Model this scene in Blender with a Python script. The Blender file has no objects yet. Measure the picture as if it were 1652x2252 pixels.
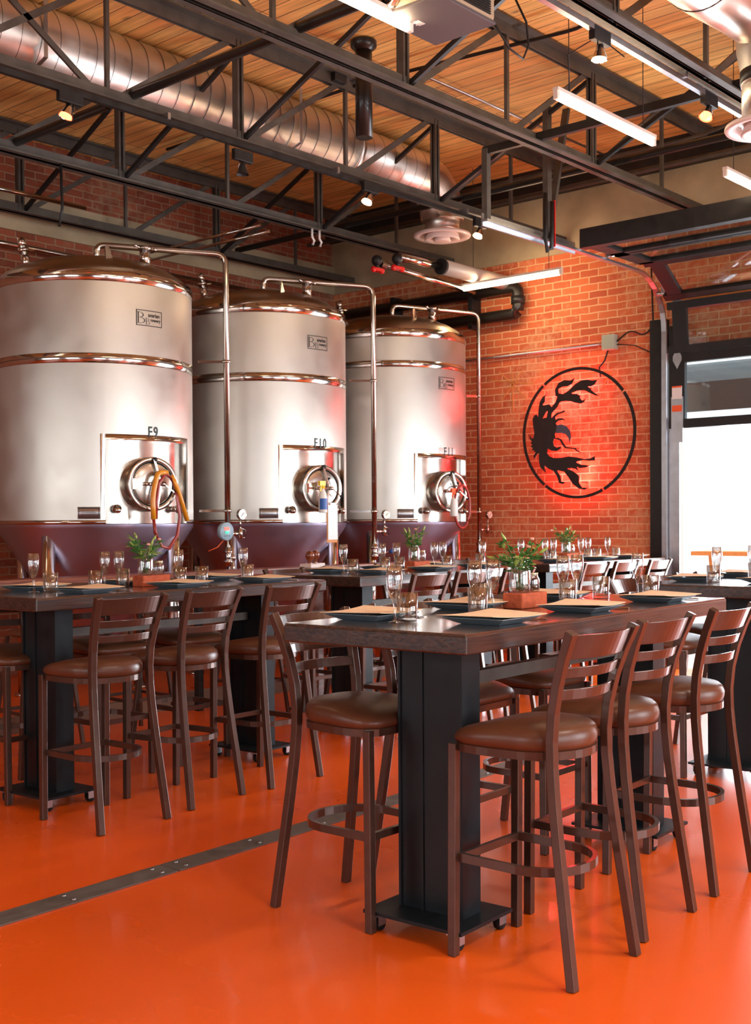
import bpy, math, random
from math import sin, cos, pi, radians as R
from mathutils import Vector as V, Matrix
random.seed(7)
S = bpy.context.scene
C = S.collection
# ------------------------------------------------------------------ camera
H = 1.42
cd = bpy.data.cameras.new('camera'); cam = bpy.data.objects.new('camera', cd); C.objects.link(cam)
S.camera = cam
F_PX = 2600.0
cd.sensor_fit = 'VERTICAL'; cd.sensor_height = 36.0; cd.lens = F_PX/2252*36.0
yaw, pitch, roll = R(41.5), R(-1.0), R(0.35)
f = V((cos(yaw)*cos(pitch), sin(yaw)*cos(pitch), sin(pitch)))
r0 = V((sin(yaw), -cos(yaw), 0)); u0 = r0.cross(f)
r_ = r0*cos(roll) - u0*sin(roll); u_ = u0*cos(roll) + r0*sin(roll)
m = Matrix.Identity(4)
for i in range(3): m[i][0] = r_[i]; m[i][1] = u_[i]; m[i][2] = -f[i]
m[2][3] = H
cam.matrix_world = m
cd.shift_y = ((1148 + F_PX*math.tan(-pitch)) - 1126)/2252
cd.clip_start = 0.05; cd.clip_end = 200
cd.dof.use_dof = True; cd.dof.focus_distance = 4.6; cd.dof.aperture_fstop = 9.0
# ------------------------------------------------------------------ world and light
S.view_settings.view_transform = 'Standard'; S.view_settings.look = 'None'
S.view_settings.gamma = 1.0; S.view_settings.use_curve_mapping = False
S.view_settings.exposure = 0.5
W = bpy.data.worlds.new('sky'); S.world = W; W.use_nodes = True
wn = W.node_tree.nodes['Background']; wn.inputs[0].default_value = (0.86, 0.93, 1.0, 1); wn.inputs[1].default_value = 3.2

def area(name, loc, rot, sx, sy, e, col):
    l = bpy.data.lights.new(name, 'AREA'); l.shape = 'RECTANGLE'; l.size = sx; l.size_y = sy
    l.energy = e; l.color = col
    o = bpy.data.objects.new(name, l); C.objects.link(o); o.location = loc; o.rotation_euler = rot
    return o
# daylight through the glazed doors of the side wall
DAY = (0.90, 0.95, 1.0)
for i, (x, e) in enumerate(((-0.6, 18), (3.3, 85), (7.2, 235))):
    area('window_daylight', (x, -3.06, 1.85), (R(90), 0, 0), 3.0, 2.6, e, DAY)
area('window_daylight', (-4.06, 2.0, 2.1), (R(90), 0, R(-90)), 3.2, 2.2, 42, (1.0, 0.9, 0.78))  # two unseen windows behind the camera, added for reflections
area('window_daylight', (-4.06, 6.8, 2.1), (R(90), 0, R(-90)), 3.2, 2.2, 36, (1.0, 0.9, 0.78))
area('ceiling_lamp', (2.2, -0.45, 4.28), (0, 0, 0), 0.9, 0.16, 60, (1.0, 0.90, 0.76))
area('ceiling_lamp', (4.6, -0.45, 4.28), (0, 0, 0), 0.9, 0.16, 60, (1.0, 0.90, 0.76))
area('door_daylight', (10.75, 3.55, 1.25), (R(90), 0, R(90)), 3.0, 2.2, 260, (0.86, 0.93, 1.0))
# ------------------------------------------------------------------ materials
MATS = {}
def L(c):
    return tuple(((v/255)/12.92 if v/255 <= 0.04045 else ((v/255+0.055)/1.055)**2.4) for v in c) + (1.0,)
def mat(name, col, rough=0.5, metal=0.0, noise=0.0, nscale=8.0, bump=0.0, bscale=60.0, coat=0.0, aniso=0.0,
        emis=None, es=0.0, trans=0.0, ior=1.45, spec=0.5, rnoise=0.0, stretch=None):
    mt = bpy.data.materials.new(name); mt.use_nodes = True
    nt = mt.node_tree; b = nt.nodes['Principled BSDF']
    c = L(col)
    b.inputs['Base Color'].default_value = c
    b.inputs['Roughness'].default_value = rough; b.inputs['Metallic'].default_value = metal
    b.inputs['IOR'].default_value = ior; b.inputs['Specular IOR Level'].default_value = spec
    b.inputs['Coat Weight'].default_value = coat; b.inputs['Coat Roughness'].default_value = 0.08
    b.inputs['Transmission Weight'].default_value = trans
    if aniso:
        b.inputs['Anisotropic'].default_value = aniso
        t = nt.nodes.new('ShaderNodeTangent'); t.direction_type = 'RADIAL'; t.axis = 'Z'
        nt.links.new(t.outputs[0], b.inputs['Tangent'])
    if emis:
        b.inputs['Emission Color'].default_value = L(emis); b.inputs['Emission Strength'].default_value = es
    if noise or bump or rnoise:
        tc = nt.nodes.new('ShaderNodeTexCoord'); mp = nt.nodes.new('ShaderNodeMapping')
        nt.links.new(tc.outputs['Object'], mp.inputs[0])
        if stretch: mp.inputs['Scale'].default_value = stretch
        n = nt.nodes.new('ShaderNodeTexNoise'); n.inputs['Scale'].default_value = nscale; n.inputs['Detail'].default_value = 5
        nt.links.new(mp.outputs[0], n.inputs[0])
        if noise:
            mr = nt.nodes.new('ShaderNodeMapRange'); mr.inputs[1].default_value = 0.3; mr.inputs[2].default_value = 0.7
            mr.inputs[3].default_value = 1-noise; mr.inputs[4].default_value = 1+noise
            nt.links.new(n.outputs[0], mr.inputs[0])
            mx = nt.nodes.new('ShaderNodeVectorMath'); mx.operation = 'SCALE'; mx.inputs[0].default_value = c[:3]
            nt.links.new(mr.outputs[0], mx.inputs['Scale']); nt.links.new(mx.outputs[0], b.inputs['Base Color'])
        if rnoise:
            mr = nt.nodes.new('ShaderNodeMapRange'); mr.inputs[1].default_value = 0.3; mr.inputs[2].default_value = 0.7
            mr.inputs[3].default_value = max(0.02, rough-rnoise); mr.inputs[4].default_value = rough+rnoise
            nt.links.new(n.outputs[0], mr.inputs[0]); nt.links.new(mr.outputs[0], b.inputs['Roughness'])
        if bump:
            n2 = nt.nodes.new('ShaderNodeTexNoise'); n2.inputs['Scale'].default_value = bscale; n2.inputs['Detail'].default_value = 3
            nt.links.new(mp.outputs[0], n2.inputs[0])
            bp = nt.nodes.new('ShaderNodeBump'); bp.inputs['Strength'].default_value = bump; bp.inputs['Distance'].default_value = 0.01
            nt.links.new(n2.outputs[0], bp.inputs['Height']); nt.links.new(bp.outputs[0], b.inputs['Normal'])
    MATS[name] = mt
    return mt

def mat_brick(name, ax, c1, c2, mort, patch=0.55):
    """brick wall laid in world metres; ax = horizontal axis index"""
    mt = bpy.data.materials.new(name); mt.use_nodes = True; nt = mt.node_tree; N = nt.nodes.new; K = nt.links.new
    b = nt.nodes['Principled BSDF']; b.inputs['Roughness'].default_value = 0.85
    g = N('ShaderNodeNewGeometry'); sp = N('ShaderNodeSeparateXYZ'); K(g.outputs['Position'], sp.inputs[0])
    cb = N('ShaderNodeCombineXYZ'); K(sp.outputs[ax], cb.inputs[0]); K(sp.outputs[2], cb.inputs[1])
    # slight waviness of the joints
    n0 = N('ShaderNodeTexNoise'); n0.inputs['Scale'].default_value = 9; K(g.outputs['Position'], n0.inputs[0])
    v0 = N('ShaderNodeVectorMath'); v0.operation = 'SCALE'; v0.inputs['Scale'].default_value = 0.016; K(n0.outputs['Color'], v0.inputs[0])
    v1 = N('ShaderNodeVectorMath'); K(cb.outputs[0], v1.inputs[0]); K(v0.outputs[0], v1.inputs[1])
    br = N('ShaderNodeTexBrick'); K(v1.outputs[0], br.inputs[0])
    br.inputs['Color1'].default_value = L(c1); br.inputs['Color2'].default_value = L(c2); br.inputs['Mortar'].default_value = L(mort)
    br.inputs['Scale'].default_value = 1.0; br.inputs['Brick Width'].default_value = 0.215; br.inputs['Row Height'].default_value = 0.0735
    br.inputs['Mortar Size'].default_value = 0.007; br.inputs['Mortar Smooth'].default_value = 0.35; br.inputs['Bias'].default_value = -0.1
    n1 = N('ShaderNodeTexNoise'); n1.inputs['Scale'].default_value = 13; n1.inputs['Detail'].default_value = 8; n1.inputs['Roughness'].default_value = 0.7
    K(g.outputs['Position'], n1.inputs[0])
    n2 = N('ShaderNodeTexNoise'); n2.inputs['Scale'].default_value = 0.9; n2.inputs['Detail'].default_value = 2; K(g.outputs['Position'], n2.inputs[0])
    ad = N('ShaderNodeMath'); ad.operation = 'MULTIPLY_ADD'; K(n2.outputs[0], ad.inputs[0]); ad.inputs[1].default_value = 0.7; K(n1.outputs[0], ad.inputs[2])
    mr = N('ShaderNodeMapRange'); mr.inputs[1].default_value = 0.86; mr.inputs[2].default_value = 1.08; mr.inputs[3].default_value = 0; mr.inputs[4].default_value = patch
    K(ad.outputs[0], mr.inputs[0])
    mx = N('ShaderNodeMix'); mx.data_type = 'RGBA'; K(mr.outputs[0], mx.inputs['Factor']); K(br.outputs['Color'], mx.inputs['A']); mx.inputs['B'].default_value = L(mort)
    K(mx.outputs['Result'], b.inputs['Base Color'])
    bp = N('ShaderNodeBump'); bp.inputs['Strength'].default_value = 0.5; bp.inputs['Distance'].default_value = 0.012; bp.invert = True
    K(br.outputs['Fac'], bp.inputs['Height']); K(bp.outputs[0], b.inputs['Normal'])
    MATS[name] = mt
    return mt

def mat_planks(name):
    mt = bpy.data.materials.new(name); mt.use_nodes = True; nt = mt.node_tree; N = nt.nodes.new; K = nt.links.new
    b = nt.nodes['Principled BSDF']; b.inputs['Roughness'].default_value = 0.5
    g = N('ShaderNodeNewGeometry'); sp = N('ShaderNodeSeparateXYZ'); K(g.outputs['Position'], sp.inputs[0])
    cb = N('ShaderNodeCombineXYZ'); K(sp.outputs[1], cb.inputs[0]); K(sp.outputs[0], cb.inputs[1])
    br = N('ShaderNodeTexBrick'); K(cb.outputs[0], br.inputs[0]); br.offset = 0.37; br.offset_frequency = 3
    br.inputs['Color1'].default_value = L((255, 206, 124)); br.inputs['Color2'].default_value = L((240, 176, 100)); br.inputs['Mortar'].default_value = L((70, 42, 22))
    br.inputs['Scale'].default_value = 1; br.inputs['Brick Width'].default_value = 3.1; br.inputs['Row Height'].default_value = 0.142
    br.inputs['Mortar Size'].default_value = 0.004; br.inputs['Mortar Smooth'].default_value = 0.2
    mp = N('ShaderNodeMapping'); K(g.outputs['Position'], mp.inputs[0]); mp.inputs['Scale'].default_value = (9, 0.7, 1)
    n = N('ShaderNodeTexNoise'); n.inputs['Scale'].default_value = 2.2; n.inputs['Detail'].default_value = 6; n.inputs['Distortion'].default_value = 0.8
    K(mp.outputs[0], n.inputs[0])
    mr = N('ShaderNodeMapRange'); mr.inputs[1].default_value = 0.3; mr.inputs[2].default_value = 0.75; mr.inputs[3].default_value = 0.62; mr.inputs[4].default_value = 1.15
    K(n.outputs[0], mr.inputs[0])
    mp2 = N('ShaderNodeMapping'); K(g.outputs['Position'], mp2.inputs[0]); mp2.inputs['Scale'].default_value = (5, 2.2, 1)
    vo = N('ShaderNodeTexVoronoi'); vo.inputs['Scale'].default_value = 0.8; K(mp2.outputs[0], vo.inputs[0])
    mk = N('ShaderNodeMapRange'); mk.inputs[1].default_value = 0.03; mk.inputs[2].default_value = 0.12; mk.inputs[3].default_value = 0.35; mk.inputs[4].default_value = 1
    K(vo.outputs['Distance'], mk.inputs[0])
    mm = N('ShaderNodeMath'); mm.operation = 'MULTIPLY'; K(mr.outputs[0], mm.inputs[0]); K(mk.outputs[0], mm.inputs[1])
    sc = N('ShaderNodeVectorMath'); sc.operation = 'SCALE'; K(br.outputs['Color'], sc.inputs[0]); K(mm.outputs[0], sc.inputs['Scale'])
    K(sc.outputs[0], b.inputs['Base Color'])
    MATS[name] = mt
    return mt

def mat_wood(name, c1, c2, rough, coat, scale=(1, 14, 14), worn=None):
    mt = bpy.data.materials.new(name); mt.use_nodes = True; nt = mt.node_tree; N = nt.nodes.new; K = nt.links.new
    b = nt.nodes['Principled BSDF']; b.inputs['Roughness'].default_value = rough; b.inputs['Coat Weight'].default_value = coat; b.inputs['Coat Roughness'].default_value = 0.12
    tc = N('ShaderNodeTexCoord'); mp = N('ShaderNodeMapping'); mp.inputs['Scale'].default_value = scale; K(tc.outputs['Object'], mp.inputs[0])
    n = N('ShaderNodeTexNoise'); n.inputs['Scale'].default_value = 2.4; n.inputs['Detail'].default_value = 7; n.inputs['Distortion'].default_value = 1.6; K(mp.outputs[0], n.inputs[0])
    cr = N('ShaderNodeValToRGB'); cr.color_ramp.elements[0].position = 0.35; cr.color_ramp.elements[0].color = L(c1)
    cr.color_ramp.elements[1].position = 0.68; cr.color_ramp.elements[1].color = L(c2); K(n.outputs[0], cr.inputs[0])
    K(cr.outputs[0], b.inputs['Base Color'])
    bp = N('ShaderNodeBump'); bp.inputs['Strength'].default_value = 0.15; bp.inputs['Distance'].default_value = 0.004
    K(n.outputs[0], bp.inputs['Height']); K(bp.outputs[0], b.inputs['Normal'])
    MATS[name] = mt
    return mt

mat('floor', (224, 90, 18), 0.30, noise=0.06, nscale=1.1, rnoise=0.05, coat=0.15)
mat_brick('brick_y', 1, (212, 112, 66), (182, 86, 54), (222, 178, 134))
mat_brick('brick_x_shaded', 0, (154, 80, 52), (124, 62, 42), (158, 128, 100))  # bricks darker than the end wall's, back wall shade put into the colour
mat_planks('planks')
mat('concrete', (176, 160, 130), 0.9, noise=0.22, nscale=2.2, bump=0.3, bscale=14)
mat('plaster', (120, 96, 80), 0.9, noise=0.1, nscale=1.5)
mat('steel_sheet', (190, 183, 174), 0.40, 1.0, aniso=0.75, rnoise=0.05, nscale=5, noise=0.04)
mat('steel_dome', (178, 158, 130), 0.33, 1.0, aniso=0.5, noise=0.08, nscale=3, rnoise=0.07)
mat('steel_bright', (200, 194, 188), 0.12, 1.0)
mat('steel_panel', (186, 178, 168), 0.24, 1.0, rnoise=0.08, nscale=4)
mat('steel_cone', (176, 172, 196), 0.36, 1.0, rnoise=0.06, nscale=3)
mat('galvanised', (226, 220, 212), 0.38, 1.0, noise=0.12, nscale=4, rnoise=0.10)
mat('zinc_rail', (188, 192, 198), 0.35, 1.0, noise=0.1, nscale=12)
mat('seam', (92, 84, 76), 0.5, 0.8)
mat('black_steel', (38, 38, 38), 0.45, 0.3, noise=0.25, nscale=10, rnoise=0.1)
mat('truss_steel', (84, 80, 74), 0.5, 0.25, noise=0.25, nscale=7)
mat('pedestal_steel', (26, 33, 37), 0.42, 0.35, noise=0.3, nscale=6, rnoise=0.12, spec=0.4)
mat('stool_metal', (78, 56, 46), 0.32, 0.45, noise=0.12, nscale=14, coat=0.35)
mat('vinyl', (88, 52, 34), 0.36, noise=0.08, nscale=9, bump=0.05, bscale=30)
mat('rubber', (20, 20, 20), 0.8)
mat_wood('table_top', (40, 28, 21), (88, 56, 38), 0.24, 1.0)
mat_wood('table_side', (24, 20, 19), (70, 50, 42), 0.3, 0.7, (1, 10, 26))
mat_wood('ledge_wood', (96, 48, 34), (150, 84, 58), 0.35, 0.4)
mat_wood('knob_wood', (92, 40, 18), (140, 66, 30), 0.25, 0.6, (8, 8, 3))
mat('stripe', (112, 108, 104), 0.5, 0.5, noise=0.12, nscale=14, rnoise=0.1)
def mat_thin(name, tint, ior, gain, base):
    mt = bpy.data.materials.new(name); mt.use_nodes = True; nt = mt.node_tree; N = nt.nodes.new; K = nt.links.new
    nt.nodes.remove(nt.nodes['Principled BSDF']); out = nt.nodes['Material Output']
    tr = N('ShaderNodeBsdfTransparent'); tr.inputs[0].default_value = tint
    gl = N('ShaderNodeBsdfGlossy'); gl.inputs['Roughness'].default_value = 0.03
    lw = N('ShaderNodeLayerWeight'); lw.inputs['Blend'].default_value = ior
    ma = N('ShaderNodeMath'); ma.operation = 'MULTIPLY_ADD'; ma.use_clamp = True; ma.inputs[1].default_value = gain; ma.inputs[2].default_value = base
    K(lw.outputs['Facing'], ma.inputs[0]); mx = N('ShaderNodeMixShader')
    K(ma.outputs[0], mx.inputs[0]); K(tr.outputs[0], mx.inputs[1]); K(gl.outputs[0], mx.inputs[2]); K(mx.outputs[0], out.inputs[0])
    MATS[name] = mt
mat_thin('glass', (.95, .96, .96, 1), 0.30, 0.8, 0.09)
mat_thin('pane', (.88, .93, .94, 1), 0.2, 0.5, 0.04)
mat('plate', (122, 136, 146), 0.3, coat=0.3)
mat('kraft', (230, 202, 168), 0.8, noise=0.06, nscale=20)
mat('cutlery', (190, 180, 168), 0.18, 1.0)
mat('clay_brick', (178, 84, 52), 0.9, noise=0.2, nscale=20, bump=0.6, bscale=50)
mat('jar_lid', (168, 150, 120), 0.35, 0.9)
mat('leaf', (64, 116, 50), 0.5, noise=0.3, nscale=16)
mat('leaf_pale', (150, 170, 84), 0.5, noise=0.25, nscale=20)
mat('petal_pink', (226, 160, 140), 0.6)
mat('petal_white', (232, 226, 210), 0.6)
mat('tube_glow', (255, 250, 240), 0.5, emis=(255, 226, 186), es=34.0)
mat('lamp_white', (225, 218, 205), 0.4)
mat('bulb_red', (255, 120, 90), 0.4, emis=(255, 70, 40), es=14.0)
mat('bulb_warm', (255, 225, 190), 0.4, emis=(255, 205, 160), es=14.0)
mat('diffuser', (222, 206, 200), 0.35)
mat('ink', (24, 52, 50), 0.4)
mat('ink_dark', (52, 48, 44), 0.35, 0.4)
mat('sticker', (225, 222, 220), 0.5)
mat('orange_mark', (230, 96, 50), 0.5)
mat('hose_red', (150, 48, 42), 0.35, coat=0.3)
mat('hose_amber', (214, 140, 34), 0.35, coat=0.3)
mat('blue_plastic', (36, 84, 160), 0.35)
mat('yellow_plastic', (240, 200, 20), 0.4)
mat('white_plastic', (226, 222, 216), 0.45)
mat('red_handle', (206, 26, 24), 0.4, coat=0.3)
mat('led_red', (255, 80, 60), 0.4, emis=(255, 60, 40), es=2.0)
mat('led_green', (40, 190, 150), 0.4, emis=(30, 180, 140), es=0.6)
mat('gauge_face', (150, 176, 190), 0.3)
mat('gauge_white', (226, 222, 205), 0.3)
mat('emblem', (44, 32, 30), 0.5, 0.4, noise=0.2, nscale=12)
mat('emblem_blue', (84, 78, 92), 0.4, 0.5)
mat('projector_body', (178, 158, 128), 0.5)
mat('projector_base', (92, 84, 84), 0.6)
mat('lens', (20, 22, 24), 0.05, coat=1.0)
mat('lens_ring', (214, 196, 188), 0.25, 0.9)
mat('box_grey', (170, 178, 160), 0.6)
mat('box_paper', (222, 196, 196), 0.6)
mat('pine', (206, 140, 76), 0.6, noise=0.12, nscale=12)
mat('outside_ground', (190, 186, 182), 0.9, noise=0.05, nscale=3)
mat('outside_wall', (214, 212, 212), 0.9, noise=0.04, nscale=2)
mat('graffiti', (184, 186, 184), 0.9)
mat('canopy', (58, 60, 60), 0.8)
mat('insulation', (204, 198, 186), 0.4, 0.2)
mat('black_pipe', (34, 31, 29), 0.35, 0.2, coat=0.2)
mat('cable', (26, 24, 24), 0.5)

# ------------------------------------------------------------------ mesh building
class MB:
    def __init__(s): s.v = []; s.f = []; s.sm = []
    def add(s, vs, fs, smooth=False):
        o = len(s.v); s.v += [tuple(v) for v in vs]; s.f += [tuple(i+o for i in q) for q in fs]; s.sm += [smooth]*len(fs); return s
    def box(s, c, d, rz=0.0, M=None):
        hx, hy, hz = d[0]/2, d[1]/2, d[2]/2
        vs = [V((x, y, z)) for x in (-hx, hx) for y in (-hy, hy) for z in (-hz, hz)]
        if rz: vs = [Matrix.Rotation(rz, 3, 'Z') @ v for v in vs]
        if M: vs = [M @ v for v in vs]
        vs = [v+V(c) for v in vs]
        return s.add(vs, [(0, 1, 3, 2), (4, 6, 7, 5), (0, 4, 5, 1), (2, 3, 7, 6), (0, 2, 6, 4), (1, 5, 7, 3)])
    def bb(s, x0, x1, y0, y1, z0, z1):
        return s.box(((x0+x1)/2, (y0+y1)/2, (z0+z1)/2), (abs(x1-x0), abs(y1-y0), abs(z1-z0)))
    def bar(s, p0, p1, w, h, up=(0, 0, 1)):
        p0, p1 = V(p0), V(p1); t = (p1-p0).normalized(); u = V(up)
        if abs(t.dot(u)) > 0.98: u = V((0, 1, 0))
        a = t.cross(u).normalized(); b = a.cross(t)
        vs = [p+a*i*w/2+b*j*h/2 for p in (p0, p1) for i, j in ((-1, -1), (1, -1), (1, 1), (-1, 1))]
        return s.add(vs, [(3, 2, 1, 0), (4, 5, 6, 7), (0, 1, 5, 4), (1, 2, 6, 5), (2, 3, 7, 6), (3, 0, 4, 7)])
    def sweep(s, pts, prof, closed=False, up=(0, 0, 1), smooth=True, caps=True, radii=None):
        pts = [V(p) for p in pts]; n = len(pts); k = len(prof); base = len(s.v); rings = []
        prevb = None
        for i, p in enumerate(pts):
            if closed: t = pts[(i+1) % n]-pts[i-1]
            else: t = pts[min(i+1, n-1)]-pts[max(i-1, 0)]
            t.normalize(); u = V(up)
            if prevb is not None and abs(t.dot(u)) > 0.9:
                b = (prevb-t*prevb.dot(t)).normalized(); a = t.cross(b)
            else:
                if abs(t.dot(u)) > 0.98: u = V((0, 1, 0))
                a = t.cross(u).normalized(); b = a.cross(t)
            prevb = b
            q = radii[i] if radii else 1.0
            rings.append([p+a*x*q+b*y*q for x, y in prof])
        vs = [v for r in rings for v in r]; fs = []
        for i in range(n if closed else n-1):
            j = (i+1) % n
            for q in range(k):
                w = (q+1) % k
                fs.append((i*k+q, i*k+w, j*k+w, j*k+q))
        s.add(vs, fs, smooth)
        if caps and not closed:
            s.f.append(tuple(base+q for q in range(k))[::-1]); s.sm.append(False)
            s.f.append(tuple(base+(n-1)*k+q for q in range(k))); s.sm.append(False)
        return s
    def tube(s, pts, r, seg=10, closed=False, radii=None):
        return s.sweep(pts, [(r*cos(2*pi*i/seg), r*sin(2*pi*i/seg)) for i in range(seg)], closed, radii=radii)
    def rect(s, pts, w, h, closed=False, up=(0, 0, 1)):
        return s.sweep(pts, [(-w/2, -h/2), (w/2, -h/2), (w/2, h/2), (-w/2, h/2)], closed, up, smooth=False)
    def lathe(s, prof, c=(0, 0, 0), seg=24, M=None, sm=True):
        k = len(prof); vs = []
        for i in range(seg):
            a = 2*pi*i/seg
            for r, z in prof:
                v = V((r*cos(a), r*sin(a), z))
                if M: v = M @ v
                vs.append(v+V(c))
        fs = [(i*k+q, ((i+1) % seg)*k+q, ((i+1) % seg)*k+q+1, i*k+q+1) for i in range(seg) for q in range(k-1)]
        return s.add(vs, fs, sm)
    def cyl(s, p0, p1, r, seg=16):
        p0, p1 = V(p0), V(p1); L_ = (p1-p0).length; q = (p1-p0).to_track_quat('Z', 'Y').to_matrix()
        return s.lathe([(0, 0), (r, 0), (r, 0), (r, L_), (r, L_), (0, L_)], p0, seg, q)
    def ball(s, c, r, seg=12, rings=8, sc=(1, 1, 1)):
        pr = [(r*sin(pi*i/rings), -r*cos(pi*i/rings)) for i in range(rings+1)]
        return s.lathe(pr, c, seg, Matrix.Diagonal(V(sc)))
    def prism(s, poly, M, h, smooth=False):
        """poly: 2D points, M(x,y,z)->world; extruded by h along z"""
        n = len(poly); vs = [M(x, y, 0) for x, y in poly]+[M(x, y, h) for x, y in poly]
        fs = [tuple(range(n))[::-1], tuple(range(n, 2*n))]+[(i, (i+1) % n, n+(i+1) % n, n+i) for i in range(n)]
        return s.add(vs, fs, smooth)
    def build(s, name, material, parent=None, origin=None, bevel=0.0, seg=2, merge=True):
        if parent is not None:
            root = parent; off = V(root.location)
            while root.parent: root = root.parent; off = off+V(root.location)
        else: off = V(origin) if origin else V((0, 0, 0))
        me = bpy.data.meshes.new(name); me.from_pydata([tuple(V(v)-off) for v in s.v], [], s.f)
        me.polygons.foreach_set('use_smooth', s.sm)
        mats = material if isinstance(material, (list, tuple)) else [material]
        for q in mats: me.materials.append(MATS[q])
        if merge:
            import bmesh
            bm = bmesh.new(); bm.from_mesh(me); bmesh.ops.remove_doubles(bm, verts=bm.verts, dist=1e-5)
            bmesh.ops.recalc_face_normals(bm, faces=bm.faces); bm.to_mesh(me); bm.free()
        o = bpy.data.objects.new(name, me); C.objects.link(o)
        if parent is not None: o.parent = parent
        else: o.location = off
        if bevel:
            b = o.modifiers.new('bevel', 'BEVEL'); b.width = bevel; b.segments = seg; b.limit_method = 'ANGLE'; b.angle_limit = R(40)
        return o

def thing(name, label, cat, loc=(0, 0, 0), rz=0.0, group=None):
    o = bpy.data.objects.new(name, None); C.objects.link(o); o.empty_display_size = 0.1
    o.location = loc; o.rotation_euler = (0, 0, rz); o['label'] = label; o['category'] = cat
    if group: o['group'] = group
    return o
def tag(o, label, cat, group=None):
    o['label'] = label; o['category'] = cat
    if group: o['group'] = group
    return o
def struct(o):
    o['kind'] = 'structure'; return o
def dup(root, loc, rz, label, group=None):
    kids = list(root.children)
    r = root.copy(); C.objects.link(r); r.location = loc; r.rotation_euler = (0, 0, rz); r['label'] = label
    if group: r['group'] = group
    for ch in kids:
        c = ch.copy(); C.objects.link(c); c.parent = r
        for g in list(ch.children):
            d = g.copy(); C.objects.link(d); d.parent = c
    return r
class Kind:
    """first use places the prototype itself, later uses copy it"""
    def __init__(s, proto): s.p = proto; s.used = False
    def put(s, loc, rz, label, group=None):
        if not s.used:
            s.used = True; s.p.location = loc; s.p.rotation_euler = (0, 0, rz); s.p['label'] = label
            if group: s.p['group'] = group
            return s.p
        return dup(s.p, loc, rz, label, group)

def text_mesh(body, size, extr=0.001, space=1.0, font=None, xs=1.0):
    c = bpy.data.curves.new('t', 'FONT'); c.body = body; c.size = size; c.extrude = extr; c.align_x = 'CENTER'; c.align_y = 'CENTER'
    c.space_character = space; c.resolution_u = 3; c.offset = size*.012
    o = bpy.data.objects.new('t', c); C.objects.link(o)
    bpy.context.view_layer.update()
    me = bpy.data.meshes.new_from_object(o.evaluated_get(bpy.context.evaluated_depsgraph_get()))
    vs = [V((v.co.x*xs, v.co.y, v.co.z)) for v in me.vertices]; fs = [tuple(p.vertices) for p in me.polygons]
    bpy.data.objects.remove(o); bpy.data.curves.remove(c); bpy.data.meshes.remove(me)
    return vs, fs

def arc(c, r, a0, a1, n, plane='xz'):
    out = []
    for i in range(n+1):
        a = a0+(a1-a0)*i/n
        if plane == 'xz': out.append((c[0]+r*cos(a), c[1], c[2]+r*sin(a)))
        elif plane == 'yz': out.append((c[0], c[1]+r*cos(a), c[2]+r*sin(a)))
        else: out.append((c[0]+r*cos(a), c[1]+r*sin(a), c[2]))
    return out
def round_path(pts, r, n=6):
    pts = [V(p) for p in pts]; out = [pts[0]]
    for i in range(1, len(pts)-1):
        a, b, c = pts[i-1], pts[i], pts[i+1]
        d0 = (a-b).normalized(); d1 = (c-b).normalized(); q = min(r, (a-b).length*.45, (c-b).length*.45)
        p0 = b+d0*q; p1 = b+d1*q
        for k in range(n+1):
            t = k/n; out.append(p0*(1-t)**2+b*2*t*(1-t)+p1*t*t)
    out.append(pts[-1]); return out

# ------------------------------------------------------------------ room shell
X1, Y2, XB, YS, ZC = 10.45, 9.9, -4.0, -3.0, 5.05
struct(MB().bb(XB, X1, YS, Y2, -0.1, 0).build('floor', 'floor'))
struct(MB().bb(XB-.2, X1+.3, YS-.2, Y2+.3, ZC, ZC+0.1).build('ceiling', 'planks'))
DY0, DY1, DZ = 2.1, 5.5, 3.02      # garage opening in the end wall
w = MB()
w.bb(X1, X1+.3, DY1, Y2+.3, 0, 4.17); w.bb(X1, X1+.3, DY0, DY1, DZ, 4.17); w.bb(X1, X1+.3, YS-.2, DY0, 0, 4.17)
struct(w.build('wall_end', 'brick_y'))
struct(MB().bb(X1-.02, X1+.3, YS, Y2, 4.17, ZC).build('trim_1', 'concrete'))
struct(MB().bb(X1-.14, X1-.02, YS, Y2, 4.78, ZC).build('trim_2', 'black_steel'))
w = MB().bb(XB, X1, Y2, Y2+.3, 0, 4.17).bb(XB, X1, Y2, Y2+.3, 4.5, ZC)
struct(w.build('wall_back', 'brick_x_shaded'))
struct(MB().bb(XB, X1-.02, Y2-.03, Y2+.3, 4.17, 4.5).build('trim_3', 'concrete'))
# side wall with three glazed openings, wall behind the camera with two windows added for reflections
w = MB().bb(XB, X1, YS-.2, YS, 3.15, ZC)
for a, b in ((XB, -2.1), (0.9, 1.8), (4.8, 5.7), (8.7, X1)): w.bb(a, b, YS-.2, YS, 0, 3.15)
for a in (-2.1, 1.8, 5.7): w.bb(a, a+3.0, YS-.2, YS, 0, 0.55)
struct(w.build('wall_side', 'brick_x_shaded'))
for i, a in enumerate((-2.1, 1.8, 5.7)):
    w = MB()
    for k in range(4): w.bb(a+k*.96, a+k*.96+.12, YS-.03, YS+.05, .55, 3.15)
    for z in (.55, 1.38, 2.22, 3.07): w.bb(a, a+3.0, YS-.03, YS+.05, z, z+.09)
    struct(w.build('window_%d' % (i+1), 'black_steel'))
w = MB().bb(XB-.2, XB, YS, Y2, 3.2, ZC).bb(XB-.2, XB, YS, Y2, 0, 1.0)
for a, b in ((YS, .4), (3.6, 5.2), (8.4, Y2)): w.bb(XB-.2, XB, a, b, 1.0, 3.2)
struct(w.build('wall_behind', 'plaster'))
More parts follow.
